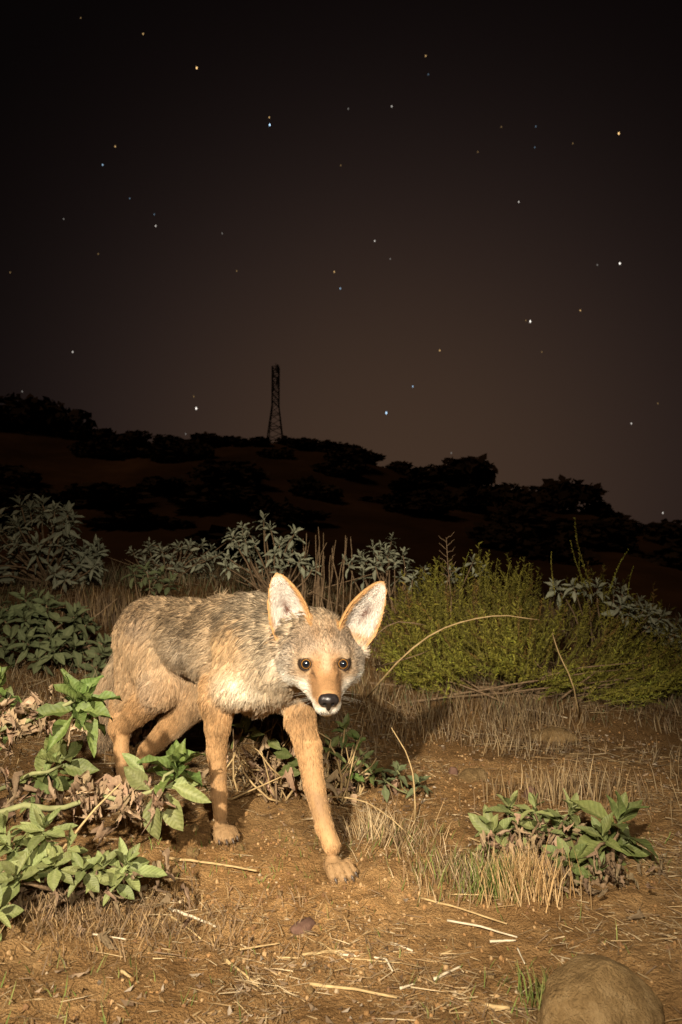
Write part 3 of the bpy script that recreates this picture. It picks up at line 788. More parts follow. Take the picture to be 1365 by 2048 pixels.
wh_m = noise_material('whisker_hair', [(.3, (.5, .45, .38)), (.7, (.7, .65, .55))], 40, .5, .3)
wv, wf = [], []
for s in (-1, 1):
    for j in range(7):
        a = Hd(.045 + .006 * (j % 4), s * .024, -.036 - .004 * (j // 2)); d = nrm(HL * s * 1.0 + HF * (-.1 + .08 * (j % 4)) - HU * (.05 + .12 * (j // 2)))
        L = .035 + .008 * (j % 3)
        v, f = tube([a, a + d * L * .5, a + d * L - HU * .006 - HF * .006], [.00014, .00010, .00004], 3, False)
        b0 = len(wv); wv += v; wf += [tuple(i + b0 for i in ff) for ff in f]
cpart('whiskers', mesh_from('whiskers', wv, wf, [wh_m]))

# ------------------------------------------------------------------ leaves
def leaf_mesh(seed, mat, c0, c1, width=.42, point=1.0, fold=.25, curl=.3, wave=.04, crumple=0.0, nl=7, twist=0.0, under=None):
    """one leaf of unit length along +y, upper face towards +z"""
    r = np.random.default_rng(seed); V, cols = [], []
    ts = np.linspace(0, 1, nl); us = (-1, -.5, 0, .5, 1)
    ph = r.uniform(0, 6, 4)
    for t in ts:
        if t < .12: w = .05 + .10 * t / .12
        else:
            q = (t - .12) / .88; w = (math.sin(math.pi * min(1, q ** .80)) ** (.72 if point < .5 else .95)) * .94 + .06 * (1 - q)
        w *= width * .5
        if t >= 1: w = .004
        for u in us:
            x = u * w * (1 + wave * 2 * math.sin(9 * t + ph[0] + u))
            z = abs(u) * w * fold * 2 - curl * t * t * .55 + wave * abs(u) * math.sin(11 * t + ph[1] + 2 * u)
            y = t * (1 - .12 * curl * t)
            if crumple:
                z += crumple * (math.sin(8 * t + ph[2] + u * 2.2) * .5 + r.normal(0, .35)) * (.3 + t); x += crumple * .5 * r.normal(0, .5)
                a = crumple * 3.2 * u; x, z = x * math.cos(a), z + abs(x) * math.sin(abs(a))
            tw = twist * t; x, z = x * math.cos(tw) - z * math.sin(tw), x * math.sin(tw) + z * math.cos(tw)
            V.append((x, y, z))
            m = (.55 if u == 0 else 0) * (1 - .5 * t) + .12 * r.random() + .10 * (abs(u) == 1)
            cols.append(np.array(c0) + (np.array(c1) - np.array(c0)) * min(1, m))
    F = [(i * 5 + j, i * 5 + j + 1, (i + 1) * 5 + j + 1, (i + 1) * 5 + j) for i in range(nl - 1) for j in range(4)]
    me = mesh_from('leaf', V, F, [mat]); col_attr(me, cols); return me
def variants(n, seed, mat, c0, c1, **kw):
    out = []
    for i in range(n):
        r = np.random.default_rng(seed + i); k = dict(kw)
        k['width'] = k.get('width', .42) * r.uniform(.72, 1.2); k['curl'] = k.get('curl', .3) * r.uniform(.2, 1.7)
        k['twist'] = r.normal(0, .28); k['fold'] = k.get('fold', .25) * r.uniform(.6, 1.4)
        out.append(leaf_mesh(seed + i, mat, c0, c1, **k))
    return out
L_BRIGHT = variants(10, 100, M_LEAF, (.125, .185, .042), (.29, .34, .12), width=.44, point=1.2, fold=.34, curl=.45, wave=.09)
L_SAGE = variants(9, 120, M_LEAF, (.225, .255, .088), (.37, .39, .18), width=.42, point=.3, fold=.22, curl=.35, wave=.025)
L_DEEP = variants(8, 140, M_LEAF, (.135, .165, .048), (.28, .30, .115), width=.44, point=.6, fold=.2, curl=.3, wave=.03)
L_GREY = variants(5, 160, M_GREY, (.27, .28, .185), (.42, .42, .31), width=.33, fold=.3, curl=.5, nl=6, wave=.05)
L_DUSK = variants(5, 180, M_GREY, (.115, .135, .060), (.215, .235, .115), width=.40, fold=.2, curl=.35, nl=6)
L_DRY = variants(9, 200, M_DRY, (.36, .24, .14), (.60, .47, .33), width=.62, curl=1.3, crumple=.30, fold=.7, nl=9, wave=.12)
L_DEAD = variants(8, 220, M_DRY, (.20, .135, .080), (.43, .32, .20), width=.40, curl=1.5, crumple=.26, fold=.8, nl=8, wave=.1)

PLANTS = []
class Plant:
    def __init__(s, name, label, cat, base, group=None):
        s.base = np.array([base[0], base[1], base[2]], float)
        s.root = tag(obj(name, None, None, tuple(s.base)), label, cat, group); s.root.empty_display_size = .05
        s.r = np.random.default_rng(int(sum(ord(c) * (i + 1) for i, c in enumerate(label)) % 99991))
        s.n = 0; s.host = None; s.acc = []; PLANTS.append(s)
    def stem(s, pts, r0, r1, mat=None, sides=6, name='stem', wob=.004):
        pts = np.asarray(pts, float); n = max(5, 2 * len(pts)); t = np.linspace(0, len(pts) - 1, n)
        if len(pts) > 2:
            P = []
            for q in t:
                i = min(int(q), len(pts) - 2); f = q - i
                p0, p1, p2, p3 = pts[max(0, i - 1)], pts[i], pts[i + 1], pts[min(len(pts) - 1, i + 2)]
                P.append(.5 * (2 * p1 + (p2 - p0) * f + (2 * p0 - 5 * p1 + 4 * p2 - p3) * f * f + (3 * p1 - p0 - 3 * p2 + p3) * f ** 3))
            P = np.array(P)
        else: P = pts[0] + (pts[1] - pts[0]) * np.linspace(0, 1, n)[:, None]
        P[1:-1] += s.r.normal(0, wob, (n - 2, 3))
        v, f = tube(P - s.base, np.linspace(r0, r1, n), sides)
        s.host = obj(name, mesh_from(name, v, f, [mat or M_WOOD]), s.root); return P
    def leaf(s, pos, d, nor, ln, kinds, name='leaf'):
        d = nrm(d); x = nrm(np.cross(d, nor)); z = np.cross(x, d)
        sw = s.r.uniform(.8, 1.15)
        m = Matrix(((x[0] * ln * sw, d[0] * ln, z[0] * ln, pos[0] - s.base[0]), (x[1] * ln * sw, d[1] * ln, z[1] * ln, pos[1] - s.base[1]),
                    (x[2] * ln * sw, d[2] * ln, z[2] * ln, pos[2] - s.base[2]), (0, 0, 0, 1)))
        me = kinds[s.r.integers(len(kinds))]; s.n += 1
        if s.n > 300 and name == 'leaf': s.acc.append((me, np.array(m), s.r.uniform(.8, 1.2))); return
        o = bpy.data.objects.new(name, me); C.objects.link(o); o.parent = s.host if (name == 'leaf' and s.host) else s.root; o.matrix_basis = m
    def finish(s):
        if not s.acc: return
        V, F, Cc, off, cache = [], [], [], 0, {}
        for me, m, g in s.acc:
            if me.name not in cache:
                v = np.zeros(len(me.vertices) * 3, np.float32); me.vertices.foreach_get('co', v); f = np.zeros(len(me.loops), np.int32); me.loops.foreach_get('vertex_index', f)
                c = np.zeros(len(me.vertices) * 4, np.float32); me.attributes['col'].data.foreach_get('color', c); cache[me.name] = (v.reshape(-1, 3), f.reshape(-1, 4), c.reshape(-1, 4)[:, :3])
            v, f, c = cache[me.name]; V.append(v @ m[:3, :3].T + m[:3, 3]); F.append(f + off); Cc.append(c * g); off += len(v)
        me2 = fast_mesh('leaf_mass', np.concatenate(V), np.concatenate(F), 4, [s.acc[0][0].materials[0]], True); col_attr(me2, np.concatenate(Cc))
        tag(obj('leaf_mass', me2, s.root), kind='stuff')
    def rosette(s, tip, ax, n, ln, kinds, t0=18, t1=98, drop=.75, jit=.12):
        ax = nrm(ax); u = nrm(np.cross(ax, (.3, .2, .93))); v = np.cross(ax, u); a0 = s.r.uniform(0, 6)
        for i in range(n):
            t = (i + .5) / n; a = a0 + i * 2.39996; rad = u * math.cos(a) + v * math.sin(a)
            th = R(t0 + (t1 - t0) * t + s.r.normal(0, 8)); L = ln * (.45 + .55 * min(1, t * 1.6) ** .8) * s.r.uniform(.85, 1.15)
            d = ax * math.cos(th) + rad * math.sin(th) + s.r.normal(0, jit, 3); nor = ax * math.sin(th) - rad * math.cos(th) + s.r.normal(0, .15, 3)
            s.leaf(np.asarray(tip) - ax * t * ln * drop, d, nor, L, kinds)
    def litter(s, c, ext, n, ln, kinds, name='dead_leaf'):
        for i in range(n):
            p = np.asarray(c) + s.r.normal(0, 1, 3) * ext; p[2] = max(p[2], g1(p[0], p[1]) + .004)
            d = s.r.normal(0, 1, 3); d[2] = d[2] * .6 - .35; s.leaf(p, d, s.r.normal(0, 1, 3) + UP, ln * s.r.uniform(.6, 1.3), kinds, name)
TOC = np.array([0, -1.0, .15])

# leafy branch that reaches in beside the hind legs
p = Plant('brittlebush', 'leafy green bush with a clump of withered brown leaves beside the hind legs', 'bush', onground(-60, 1600))
b0 = p.base
s1 = p.stem([b0, W(-30, 1500, 1.42), W(40, 1440, 1.40), W(105, 1418, 1.38), W(150, 1400, 1.37)], .008, .0035, M_STEM)
p.rosette(W(160, 1392, 1.37), (.35, -.3, .9), 15, .090, L_BRIGHT, 12, 112, .55)
p.leaf(W(150, 1420, 1.36), (1, -.2, -.02), (0, -.5, .85), .082, L_BRIGHT)
p.litter(W(62, 1436, 1.40), (.045, .03, .022), 48, .033, L_DRY, 'withered_leaf')
p.litter(W(10, 1470, 1.42), (.03, .03, .022), 24, .033, L_DRY, 'withered_leaf')
p.stem([b0, W(-20, 1430, 1.45), W(-8, 1365, 1.45)], .006, .003, M_STEM); p.rosette(W(-5, 1358, 1.45), (.2, -.2, .9), 9, .085, L_BRIGHT)
p.rosette(W(15, 1415, 1.46), (.4, -.4, .7), 7, .08, L_DEEP)
p.stem([b0, W(40, 1560, 1.38), W(125, 1530, 1.40)], .006, .003, M_STEM); p.rosette(W(130, 1512, 1.40), (.4, -.4, .6), 9, .085, L_DEEP, 30, 120)
p.rosette(W(85, 1545, 1.40), (.1, -.5, .6), 8, .075, L_DEEP, 30, 120); p.litter(W(40, 1580, 1.38), (.05, .04, .02), 34, .036, L_DEAD)

# low branch in front of the standing fore leg
p = Plant('brittlebush', 'trailing bare branch ending in bright green leaves before the standing fore leg', 'bush', onground(-70, 1668))
p.stem([p.base, W(0, 1625, 1.27), W(110, 1612, 1.31), W(190, 1596, 1.335), W(270, 1590, 1.35), W(325, 1568, 1.36), W(350, 1540, 1.365)], .0062, .0030, M_STEM)
p.rosette(W(358, 1522, 1.37), (.28, -.25, .92), 13, .080, L_BRIGHT, 10, 100, .55)
for a, b, d, l in ((300, 1580, (-.5, -.2, .55), .07), (310, 1590, (.05, -.4, -.9), .085), (335, 1585, (.35, -.4, -.75), .08), (345, 1570, (.9, -.3, -.25), .085), (330, 1575, (.75, .2, .1), .075), (290, 1545, (-.6, -.1, .6), .06)):
    p.leaf(W(a, b, 1.36), d, (-.1, -.75, .6), l, L_SAGE)
p.litter(W(232, 1598, 1.345), (.045, .022, .017), 56, .032, L_DRY, 'withered_leaf')
p.litter(W(160, 1606, 1.33), (.03, .02, .012), 10, .028, L_DRY, 'withered_leaf')

# pale sage at the lower left
p = Plant('sage_plant', 'low pale sage plant over dead grey leaves, closest to the bottom edge of the path', 'plant', onground(110, 1800))
p.root['label'] = 'low spreading pale green sage plant growing over a heap of dead grey leaves'
for a, b, d, n, l, ax in ((88, 1648, 1.20, 13, .055, (.1, -.3, .95)), (20, 1690, 1.18, 12, .053, (-.2, -.4, .9)), (108, 1722, 1.16, 10, .046, (0, -.5, .85)), (165, 1735, 1.17, 10, .043, (.1, -.5, .8)),
                          (255, 1722, 1.20, 13, .050, (.4, -.3, .85)), (205, 1728, 1.19, 10, .045, (.1, -.4, .9)), (30, 1745, 1.14, 9, .06, (-.1, -.6, .8)), (60, 1690, 1.2, 8, .05, (-.1, -.4, .9)), (-10, 1820, 1.08, 8, .055, (.4, -.5, .7)), (140, 1690, 1.2, 7, .045, (.4, -.3, .8)), (60, 1730, 1.16, 9, .044, (0, -.5, .8)), (230, 1760, 1.18, 8, .040, (.2, -.6, .7)), (5, 1650, 1.2, 8, .05, (-.2, -.2, .9))):
    t = W(a, b, d); p.stem([p.base + p.r.normal(0, .012, 3) * (1, 1, 0), (p.base + t) / 2 + p.r.normal(0, .012, 3), t - nrm(ax) * .03], .004, .0025, M_WOOD)
    p.rosette(t, ax, n, l, L_SAGE, 14, 108, .6)
p.leaf(W(262, 1745, 1.2), (.95, -.25, .08), (0, -.5, .8), .07, L_SAGE)
p.litter(p.base + np.array([0, 0, .035]), (.085, .05, .018), 90, .028, L_DEAD); p.litter(W(230, 1775, 1.2), (.045, .03, .015), 40, .026, L_DEAD)

# sages at the right
p = Plant('sage_plant', 'pale green sage clump with velvety leaves above dry grass, left of the darker leaves', 'plant', onground(1065, 1725))
p.root['label'] = 'pale green velvety sage clump growing above a tuft of dry grass'
for a, b, n, l, ax in ((985, 1658, 13, .072, (-.35, -.3, .85)), (1018, 1608, 9, .058, (-.1, -.2, .95)), (1075, 1648, 10, .062, (0, -.45, .85)), (1072, 1605, 7, .045, (.05, -.2, .95)),
                       (1112, 1648, 9, .060, (.1, -.4, .9)), (1146, 1610, 9, .064, (.3, -.2, .9)), (1150, 1655, 8, .05, (.3, -.4, .8)), (1040, 1640, 7, .045, (-.1, -.4, .9)), (1000, 1690, 6, .05, (-.4, -.6, .5))):
    d = 1.46 + p.r.uniform(-.04, .04); t = W(a, b, d); p.stem([p.base + p.r.normal(0, .012, 3) * (1, 1, 0), (p.base + t) / 2 + p.r.normal(0, .01, 3), t - nrm(ax) * .025], .0038, .0024)
    p.rosette(t, ax, n, l, L_SAGE, 12, 104, .6)
p.litter(p.base + np.array([0, .0, .040]), (.05, .03, .014), 40, .022, L_DRY); p.litter(p.base + np.array([.05, -.01, .03]), (.05, .03, .012), 40, .024, L_DEAD)
p = Plant('sage_plant', 'taller dark green sage plant behind the half-buried boulder', 'plant', onground(1200, 1770))
p.root['label'] = 'taller deep green sage with big leaves between the boulder and the velvety clump'
for a, b, n, l, ax in ((1240, 1628, 11, .094, (.15, -.2, .95)), (1135, 1715, 10, .072, (-.25, -.45, .8)), (1245, 1690, 9, .075, (.3, -.5, .6)), (1262, 1768, 10, .082, (.3, -.5, .75)), (1190, 1740, 8, .06, (0, -.6, .7)), (1300, 1745, 7, .07, (.7, -.2, .5)), (1200, 1660, 7, .065, (-.4, -.2, .8)), (1235, 1795, 8, .062, (.1, -.7, .5)), (1180, 1770, 7, .05, (-.2, -.7, .5)), (1310, 1790, 7, .06, (.7, -.5, .4))):
    d = 1.34 + p.r.uniform(-.04, .04); t = W(a, b, d); p.stem([p.base + p.r.normal(0, .012, 3) * (1, 1, 0), (p.base + t) / 2 + p.r.normal(0, .012, 3), t - nrm(ax) * .03], .0045, .0026)
    p.rosette(t, ax, n, l, L_DEEP, 14, 105, .6)
p.litter(p.base + np.array([-.02, -.01, .03]), (.06, .04, .012), 50, .024, L_DEAD)

# behind and between the legs
p = Plant('withered_bush', 'tangle of dry twigs with a few dark leaves between the fore legs', 'bush', onground(540, 1585))
for i in range(46):
    a = p.base + p.r.normal(0, 1, 3) * (.07, .05, 0); t = W(p.r.uniform(465, 640), p.r.uniform(1425, 1570), 1.82 + p.r.uniform(-.1, .1))
    m_ = (a + t) / 2 + p.r.normal(0, .03, 3); p.stem([a, m_, t], .0032, .0012, (M_STRAW, M_WOOD, M_STRAW)[i % 3], 5, 'twig')
for a, b, ln in ((548, 1505, .07), (556, 1545, .075), (535, 1480, .05), (500, 1470, .05), (575, 1525, .05)):
    p.leaf(W(a, b, 1.75), (.5, -.5, p.r.uniform(-.3, .3)), (0, -.8, .5), ln, L_DEEP)
p.rosette(W(490, 1450, 1.85), (0, -.4, .9), 7, .06, L_DEEP); p.rosette(W(600, 1500, 1.85), (.2, -.4, .9), 7, .06, L_DEEP)
p.litter(W(530, 1530, 1.78), (.07, .04, .03), 26, .04, L_DRY, 'withered_leaf')
p = Plant('leafy_plant', 'small bright leaved plant on pale stems just behind the outstretched fore leg', 'plant', onground(690, 1600))
for a, b, n, l, k in ((690, 1455, 9, .05, L_DEEP), (728, 1515, 8, .04, L_SAGE), (700, 1540, 8, .045, L_BRIGHT), (745, 1540, 9, .045, L_DEEP), (675, 1570, 7, .05, L_DEEP), (660, 1490, 7, .05, L_DEEP), (715, 1480, 6, .035, L_BRIGHT)):
    t = W(a, b, 1.80 + p.r.uniform(-.06, .06)); p.stem([p.base + p.r.normal(0, .01, 3) * (1, 1, 0), (p.base + t) / 2 + p.r.normal(0, .015, 3), t], .0040, .002, M_STRAW)
    p.rosette(t, (p.r.normal(0, .2), -.4, .85), n, l, k, 20, 105, .5)
p.litter(W(690, 1560, 1.78), (.06, .04, .03), 18, .04, L_DRY, 'withered_leaf')
for i in range(14):
    t = W(p.r.uniform(640, 770), p.r.uniform(1450, 1580), 1.82); p.stem([p.base + p.r.normal(0, .03, 3) * (1, 1, 0), t], .003, .0012, M_STRAW, 5, 'twig')
p = Plant('seedling', 'little grey green seedling alone on the bare soil beside a leaning straw', 'plant', onground(815, 1592))
for a, b, n, l in ((795, 1540, 8, .045), (838, 1562, 9, .045), (770, 1560, 7, .04)):
    t = W(a, b, 1.76); p.stem([p.base, (p.base + t) / 2, t], .0025, .0015, M_STEM); p.rosette(t, (0, -.4, .9), n, l, L_DUSK, 25, 105, .4)
p = Plant('withered_plant', 'ash grey withered plant seen between the two hind legs', 'plant', onground(300, 1500))
p.stem([p.base, p.base + np.array([.01, 0, .10])], .004, .002); p.litter(W(292, 1448, 2.12), (.045, .03, .045), 34, .055, L_DEAD, 'withered_leaf')

# ------------------------------------------------------------------ shrubs at the rim of the bank
def shrub(name, label, tips, base, ln, kinds, nleaf, stem_r=.006, ax_out=.5, bare=0, group=None, mat=None):
    p = Plant(name, label, 'shrub', base, group)
    for t in tips:
        t = np.asarray(t); ax = nrm((t - p.base) * (1, 1, .6) + np.array([0, -.10, .22])); a = p.base + p.r.normal(0, .03, 3) * (1, 1, 0)
        p.stem([a, a * .45 + t * .55 + p.r.normal(0, .02, 3), t - ax * ln * .3], stem_r, stem_r * .4, mat or M_WOOD, 5)
        p.rosette(t, ax, nleaf, ln * p.r.uniform(.8, 1.15), kinds, 15, 112, .8)
    for i in range(bare):
        t = p.base + p.r.normal(0, 1, 3) * (.22, .1, 0) + UP * p.r.uniform(.06, .22); p.stem([p.base + p.r.normal(0, .05, 3) * (1, 1, 0), t], .004, .0015, M_WOOD, 5, 'twig')
    return p
def tips_in(pix, d, dj, r):
    return [W(a + r.normal(0, 5), b + r.normal(0, 5), d + r.uniform(-dj, dj)) for a, b in pix]
rr = np.random.default_rng(31)
def fill(x0, x1, top, bot, n):
    """n photo spots between the outline of the crown and its lower edge"""
    out = []
    for i in range(n):
        x = rr.uniform(x0, x1); t, b = np.interp(x, *zip(*top)), bot; out.append((x, t + 14 + (b - t) * rr.random() ** 1.25))
    return out
def grd(x, y): return np.array([x, y, g1(x, y)])
b = W(90, 1180, 3.25)
shrub('sage_shrub', 'big grey green sage shrub with bare lower stems at the rim of the bank',
      tips_in(fill(-30, 205, [(-30, 1010), (20, 990), (90, 985), (150, 1010), (175, 1060), (215, 1080)], 1135, 64), 3.2, .18, rr), grd(b[0], 3.3), .078, L_GREY, 11, .007, bare=8)
b = W(95, 1320, 2.5)
shrub('sage_shrub', 'dense dark green leafed shrub behind the hindquarters of the coyote',
      tips_in(fill(-20, 215, [(-20, 1185), (60, 1170), (130, 1180), (175, 1220), (220, 1275)], 1320, 48), 2.45, .14, rr), grd(b[0], 2.55), .068, L_DUSK, 10, .006, bare=6)
b = W(350, 1165, 3.6)
shrub('sage_shrub', 'dim low shrub of small leaves on the rim above the arched back',
      tips_in(fill(262, 440, [(262, 1085), (310, 1068), (370, 1065), (430, 1080), (450, 1105)], 1140, 36), 3.45, .12, rr), grd(b[0], 3.5), .052, L_GREY, 9, .005, bare=10)
b = W(545, 1170, 3.25)
shrub('sage_shrub', 'upright grey sage shrub with the tallest tip above the raised ears',
      tips_in([(525, 1032), (478, 1052), (462, 1066), (500, 1058), (548, 1060), (560, 1078), (520, 1085), (490, 1092), (470, 1108), (545, 1108), (580, 1072), (600, 1060), (515, 1120), (560, 1130), (600, 1125), (630, 1130), (575, 1105), (500, 1140), (540, 1145), (475, 1085), (455, 1075), (490, 1070), (510, 1100), (530, 1060), (555, 1095), (590, 1095), (610, 1110), (535, 1125), (460, 1125)], 3.2, .12, rr), grd(b[0], 3.3), .060, L_GREY, 10, .006, bare=6)
b = W(775, 1175, 3.3)
shrub('sage_shrub', 'round topped grey sage shrub beside the green feathery bush',
      tips_in([(760, 1085), (790, 1080), (775, 1095), (735, 1105), (720, 1115), (805, 1098), (745, 1125), (815, 1130), (845, 1140), (770, 1120), (800, 1120), (692, 1128), (730, 1140), (765, 1105), (785, 1108), (755, 1095), (795, 1140), (830, 1150)], 3.25, .12, rr), grd(b[0], 3.3), .058, L_GREY, 11, .005, bare=8)
b = W(1220, 1265, 3.1)
shrub('sage_shrub', 'blue grey sage shrub peeping out from behind the green feathery bush',
      tips_in([(1110, 1170), (1135, 1165), (1165, 1175), (1195, 1165), (1225, 1175), (1255, 1180), (1275, 1195), (1290, 1215), (1310, 1222), (1335, 1230), (1360, 1235), (1240, 1195), (1310, 1250), (1350, 1260), (1270, 1225), (1330, 1265), (1295, 1260), (1360, 1285)], 3.05, .10, rr), grd(b[0], 3.2), .066, L_GREY, 12, .006)
b = W(930, 1150, 3.2)
shrub('sage_shrub', 'sparse sage tips showing along the top of the green feathery bush',
      tips_in([(920, 1132), (945, 1128), (965, 1138), (900, 1145)], 3.2, .06, rr), grd(b[0], 3.2), .06, L_GREY, 9, .005)
b = W(300, 1160, 3.0)
shrub('leafy_plant', 'low green leafy plant at the foot of the dim shrub', tips_in([(265, 1140), (290, 1135), (315, 1145), (340, 1155), (280, 1155), (300, 1165)], 2.95, .06, rr), grd(b[0], 3.0), .06, L_DUSK, 9, .004)
p = Plant('withered_bush', 'cluster of bare upright brown stems between two sage shrubs', 'bush', grd(W(650, 1140, 3.2)[0], 3.2))
for i in range(22):
    x = p.r.uniform(598, 705); t = W(x + p.r.normal(6, 8), p.r.uniform(1048, 1125), 3.2 + p.r.normal(0, .05)); a = grd(W(x, 1140, 3.2)[0], 3.2)
    p.stem([a, (a + t) / 2 + p.r.normal(0, .012, 3), t], .0038, .0018, M_WOOD, 5)
p = Plant('dry_flower_stalk', 'single dry branched flower stalk rising over the green feathery bush', 'stalk', grd(W(905, 1180, 3.0)[0], 3.0))
t = W(893, 1075, 3.0); p.stem([p.base, t], .003, .0015)
for i in range(12):
    q = t + (p.base - t) * (.03 * i + .01); p.stem([q, q + np.array([(-1) ** i * .035, 0, .03])], .0018, .0012, M_WOOD, 4, 'twig')

# ------------------------------------------------------------------ green feathery bush
def sprig_mesh(seed, n=34, ls=1.0):
    r = np.random.default_rng(seed); V, F, cols = [], [], []
    bend = r.normal(0, .10, 2)
    P = lambda t: np.array([bend[0] * t * t, t, bend[1] * t * t + .03 * math.sin(5 * t + seed)])
    for i in range(4):
        c = P(i / 3); w = .009 * (1.1 - i / 3)
        for a in (0, 2.1, 4.2):
            V.append(c + np.array([math.cos(a) * w, 0, math.sin(a) * w])); cols.append((.24, .22, .05))
    for i in range(3):
        for j in range(3): F.append((i * 3 + j, i * 3 + (j + 1) % 3, i * 3 + 3 + (j + 1) % 3)); F.append((i * 3 + j, i * 3 + 3 + (j + 1) % 3, i * 3 + 3 + j))
    for i in range(n):
        t = .12 + .88 * (i + r.random() * .6) / n; c = P(t); a = r.uniform(0, 6.28); L = r.uniform(.045, .085) * (1.15 - .5 * t) * ls
        o = np.array([math.cos(a), .75, math.sin(a)]); sd = nrm(np.cross(o, r.normal(0, 1, 3))) * .013
        b0 = len(V); V += [c - sd, c + sd, c + o * L]; F.append((b0, b0 + 1, b0 + 2)); g = r.uniform(.8, 1.2)
        cols += [(.20 * g, .20 * g, .030)] * 2 + [(.46 * g, .43 * g, .065)]
    me = fast_mesh('sprig', V, F, 3, [M_SPRIG]); col_attr(me, cols); return me
SPRIGS = [sprig_mesh(300 + i) for i in range(8)]; SPIKES = [sprig_mesh(340 + i, 90, ls=.42) for i in range(3)]
KB = grd(W(1060, 1400, 2.72)[0], 2.74)
kp = Plant('feathery_bush', 'spreading yellow green feathery bush with thin upright tips', 'bush', KB)
top_k = [(770, 1290), (800, 1190), (840, 1145), (880, 1120), (930, 1125), (960, 1110), (1000, 1130), (1040, 1115), (1080, 1150), (1130, 1150), (1180, 1130), (1230, 1155), (1280, 1195), (1330, 1240), (1400, 1290)]
bot_k = [(780, 1300), (830, 1350), (900, 1330), (980, 1310), (1060, 1330), (1140, 1360), (1220, 1380), (1300, 1370), (1365, 1340)]
sp = []
r = kp.r
for i in range(2100):
    x = r.uniform(775, 1395); t = np.interp(x, *zip(*top_k)); bt = np.interp(x, *zip(*bot_k)); v = r.random(); y = t + 42 + (bt - t - 20) * v + r.normal(0, 8)
    d = 2.62 + .62 * (1 - v) ** 1.3 + r.uniform(-.05, .12)
    if vnoise(np.array([x, y, 0.]), .022, 5) + .6 * vnoise(np.array([x, y, 0.]), .05, 6) < -.42: continue
    pt = W(x, y, d); c = KB + np.array([0, .05, .05]); o = nrm((pt - c) * (1, 1, .9))
    L = r.uniform(.12, .30) * (1.2 - .5 * v); dr = nrm(o * .7 + np.array([r.normal(.12, .28), r.normal(-.10, .25), 1.0 - .8 * v * v + r.normal(0, .2)]))
    sp.append((d - .3 * r.random(), pt - dr * L * .55, dr, L))
sp.sort(key=lambda q: q[0])
SV, SF, SCc = [], [], []; off = 0
sm_data = []
for me in SPRIGS:
    v = np.zeros(len(me.vertices) * 3, np.float32); me.vertices.foreach_get('co', v); f = np.zeros(len(me.loops), np.int32); me.loops.foreach_get('vertex_index', f)
    c = np.zeros(len(me.vertices) * 4, np.float32); me.attributes['col'].data.foreach_get('color', c); sm_data.append((v.reshape(-1, 3), f.reshape(-1, 3), c.reshape(-1, 4)[:, :3]))
for i, (_, pos, dr, L) in enumerate(sp):
    if i < 300: kp.leaf(pos, dr, r.normal(0, 1, 3), L, SPRIGS, 'sprig')
    else:
        x = nrm(np.cross(dr, r.normal(0, 1, 3))); z = np.cross(x, dr); v, f, c = sm_data[i % 8]
        SV.append((v @ np.array([x, dr, z])) * L + pos - kp.base); SF.append(f + off); SCc.append(c * r.uniform(.5, 1.25) * ((1, 1, 1) if r.random() > .12 else (1.0, .72, 1.1))); off += len(v)
me = fast_mesh('sprig_mass', np.concatenate(SV), np.concatenate(SF), 3, [M_SPRIG]); col_attr(me, np.concatenate(SCc))
tag(obj('sprig_mass', me, kp.root), kind='stuff')
for a, b, c, d_ in ((1185, 1190, 1130, 1040), (1175, 1180, 1133, 1088), (1165, 1175, 1150, 1110), (1215, 1190, 1243, 1095), (1110, 1190, 1097, 1102), (1255, 1195, 1262, 1130), (870, 1190, 868, 1120), (925, 1170, 930, 1105), (990, 1180, 992, 1115), (1010, 1185, 1015, 1120), (1035, 1190, 1040, 1130), (970, 1180, 968, 1125)):
    A, T_ = W(a, b, 2.8), W(c, d_, 2.78); L = np.linalg.norm(T_ - A); kp.leaf(A, T_ - A, (0, -1, 0), L, SPIKES, 'sprig')
for i in range(70):
    t = W(r.uniform(800, 1350), r.uniform(1320, 1430), 2.7 + r.uniform(-.05, .3)); a = KB + r.normal(0, 1, 3) * (.28, .1, 0); a[2] = g1(a[0], a[1])
    kp.stem([a, (a + t) / 2 + r.normal(0, .03, 3), t], .005, .0018, M_WOOD, 5, 'twig')

# ------------------------------------------------------------------ thin stalks that stand out
def stalk(name, label, pts, r0, r1, mat=None, cat='stalk', group=None):
    p = Plant(name, label, cat, pts[0], group); v = p.stem(pts, r0, r1, mat or M_STRAW, 6, 'stem', .0006)
    return p
def flat_stick(label, a, b, r0, mat, lift=.003, group=None, bend=.003):
    A, Bp = onground(*a), onground(*b); A[2] += lift; Bp[2] += lift; M_ = (A + Bp) / 2 + np.array([0, 0, bend]); M_[2] = max(M_[2], g1(M_[0], M_[1]) + lift)
    st = tag(obj('dry_stick', None, None, tuple(A)), label, 'stick', group); n = 9
    P = np.array([A + (M_ - A) * 2 * q if q < .5 else M_ + (Bp - M_) * (2 * q - 1) for q in np.linspace(0, 1, n)]); sh_ = np.linalg.norm(Bp - A) < .09; P = np.linspace(A, Bp, n) + (0, 0, .001) if sh_ else P; P[1:-1] += rng.normal(0, r0 * (.05 if sh_ else .12), (n - 2, 3)); r0 = r0 * .62
    v, f = tube((P - A) * (1, 1, .9), r0 * rng.uniform(.9, 1.08, n) * np.linspace(1.1, .7, n), 7); obj('shaft', mesh_from('shaft', v, f, [mat]), st)
g = onground(830, 1645); stalk('dry_stalk', 'leaning straw standing alone on the bare soil right of the paw', [g, W(828, 1560, g[1]), W(815, 1510, g[1] + .01), W(783, 1455, g[1] + .03)], .0022, .0012)
g = onground(608, 1598); stalk('dry_stalk', 'long yellow straw arching low behind the outstretched fore leg', [g, W(660, 1594, 1.66), W(720, 1600, 1.62), W(775, 1630, 1.56), onground(832, 1685)], .0022, .0014)
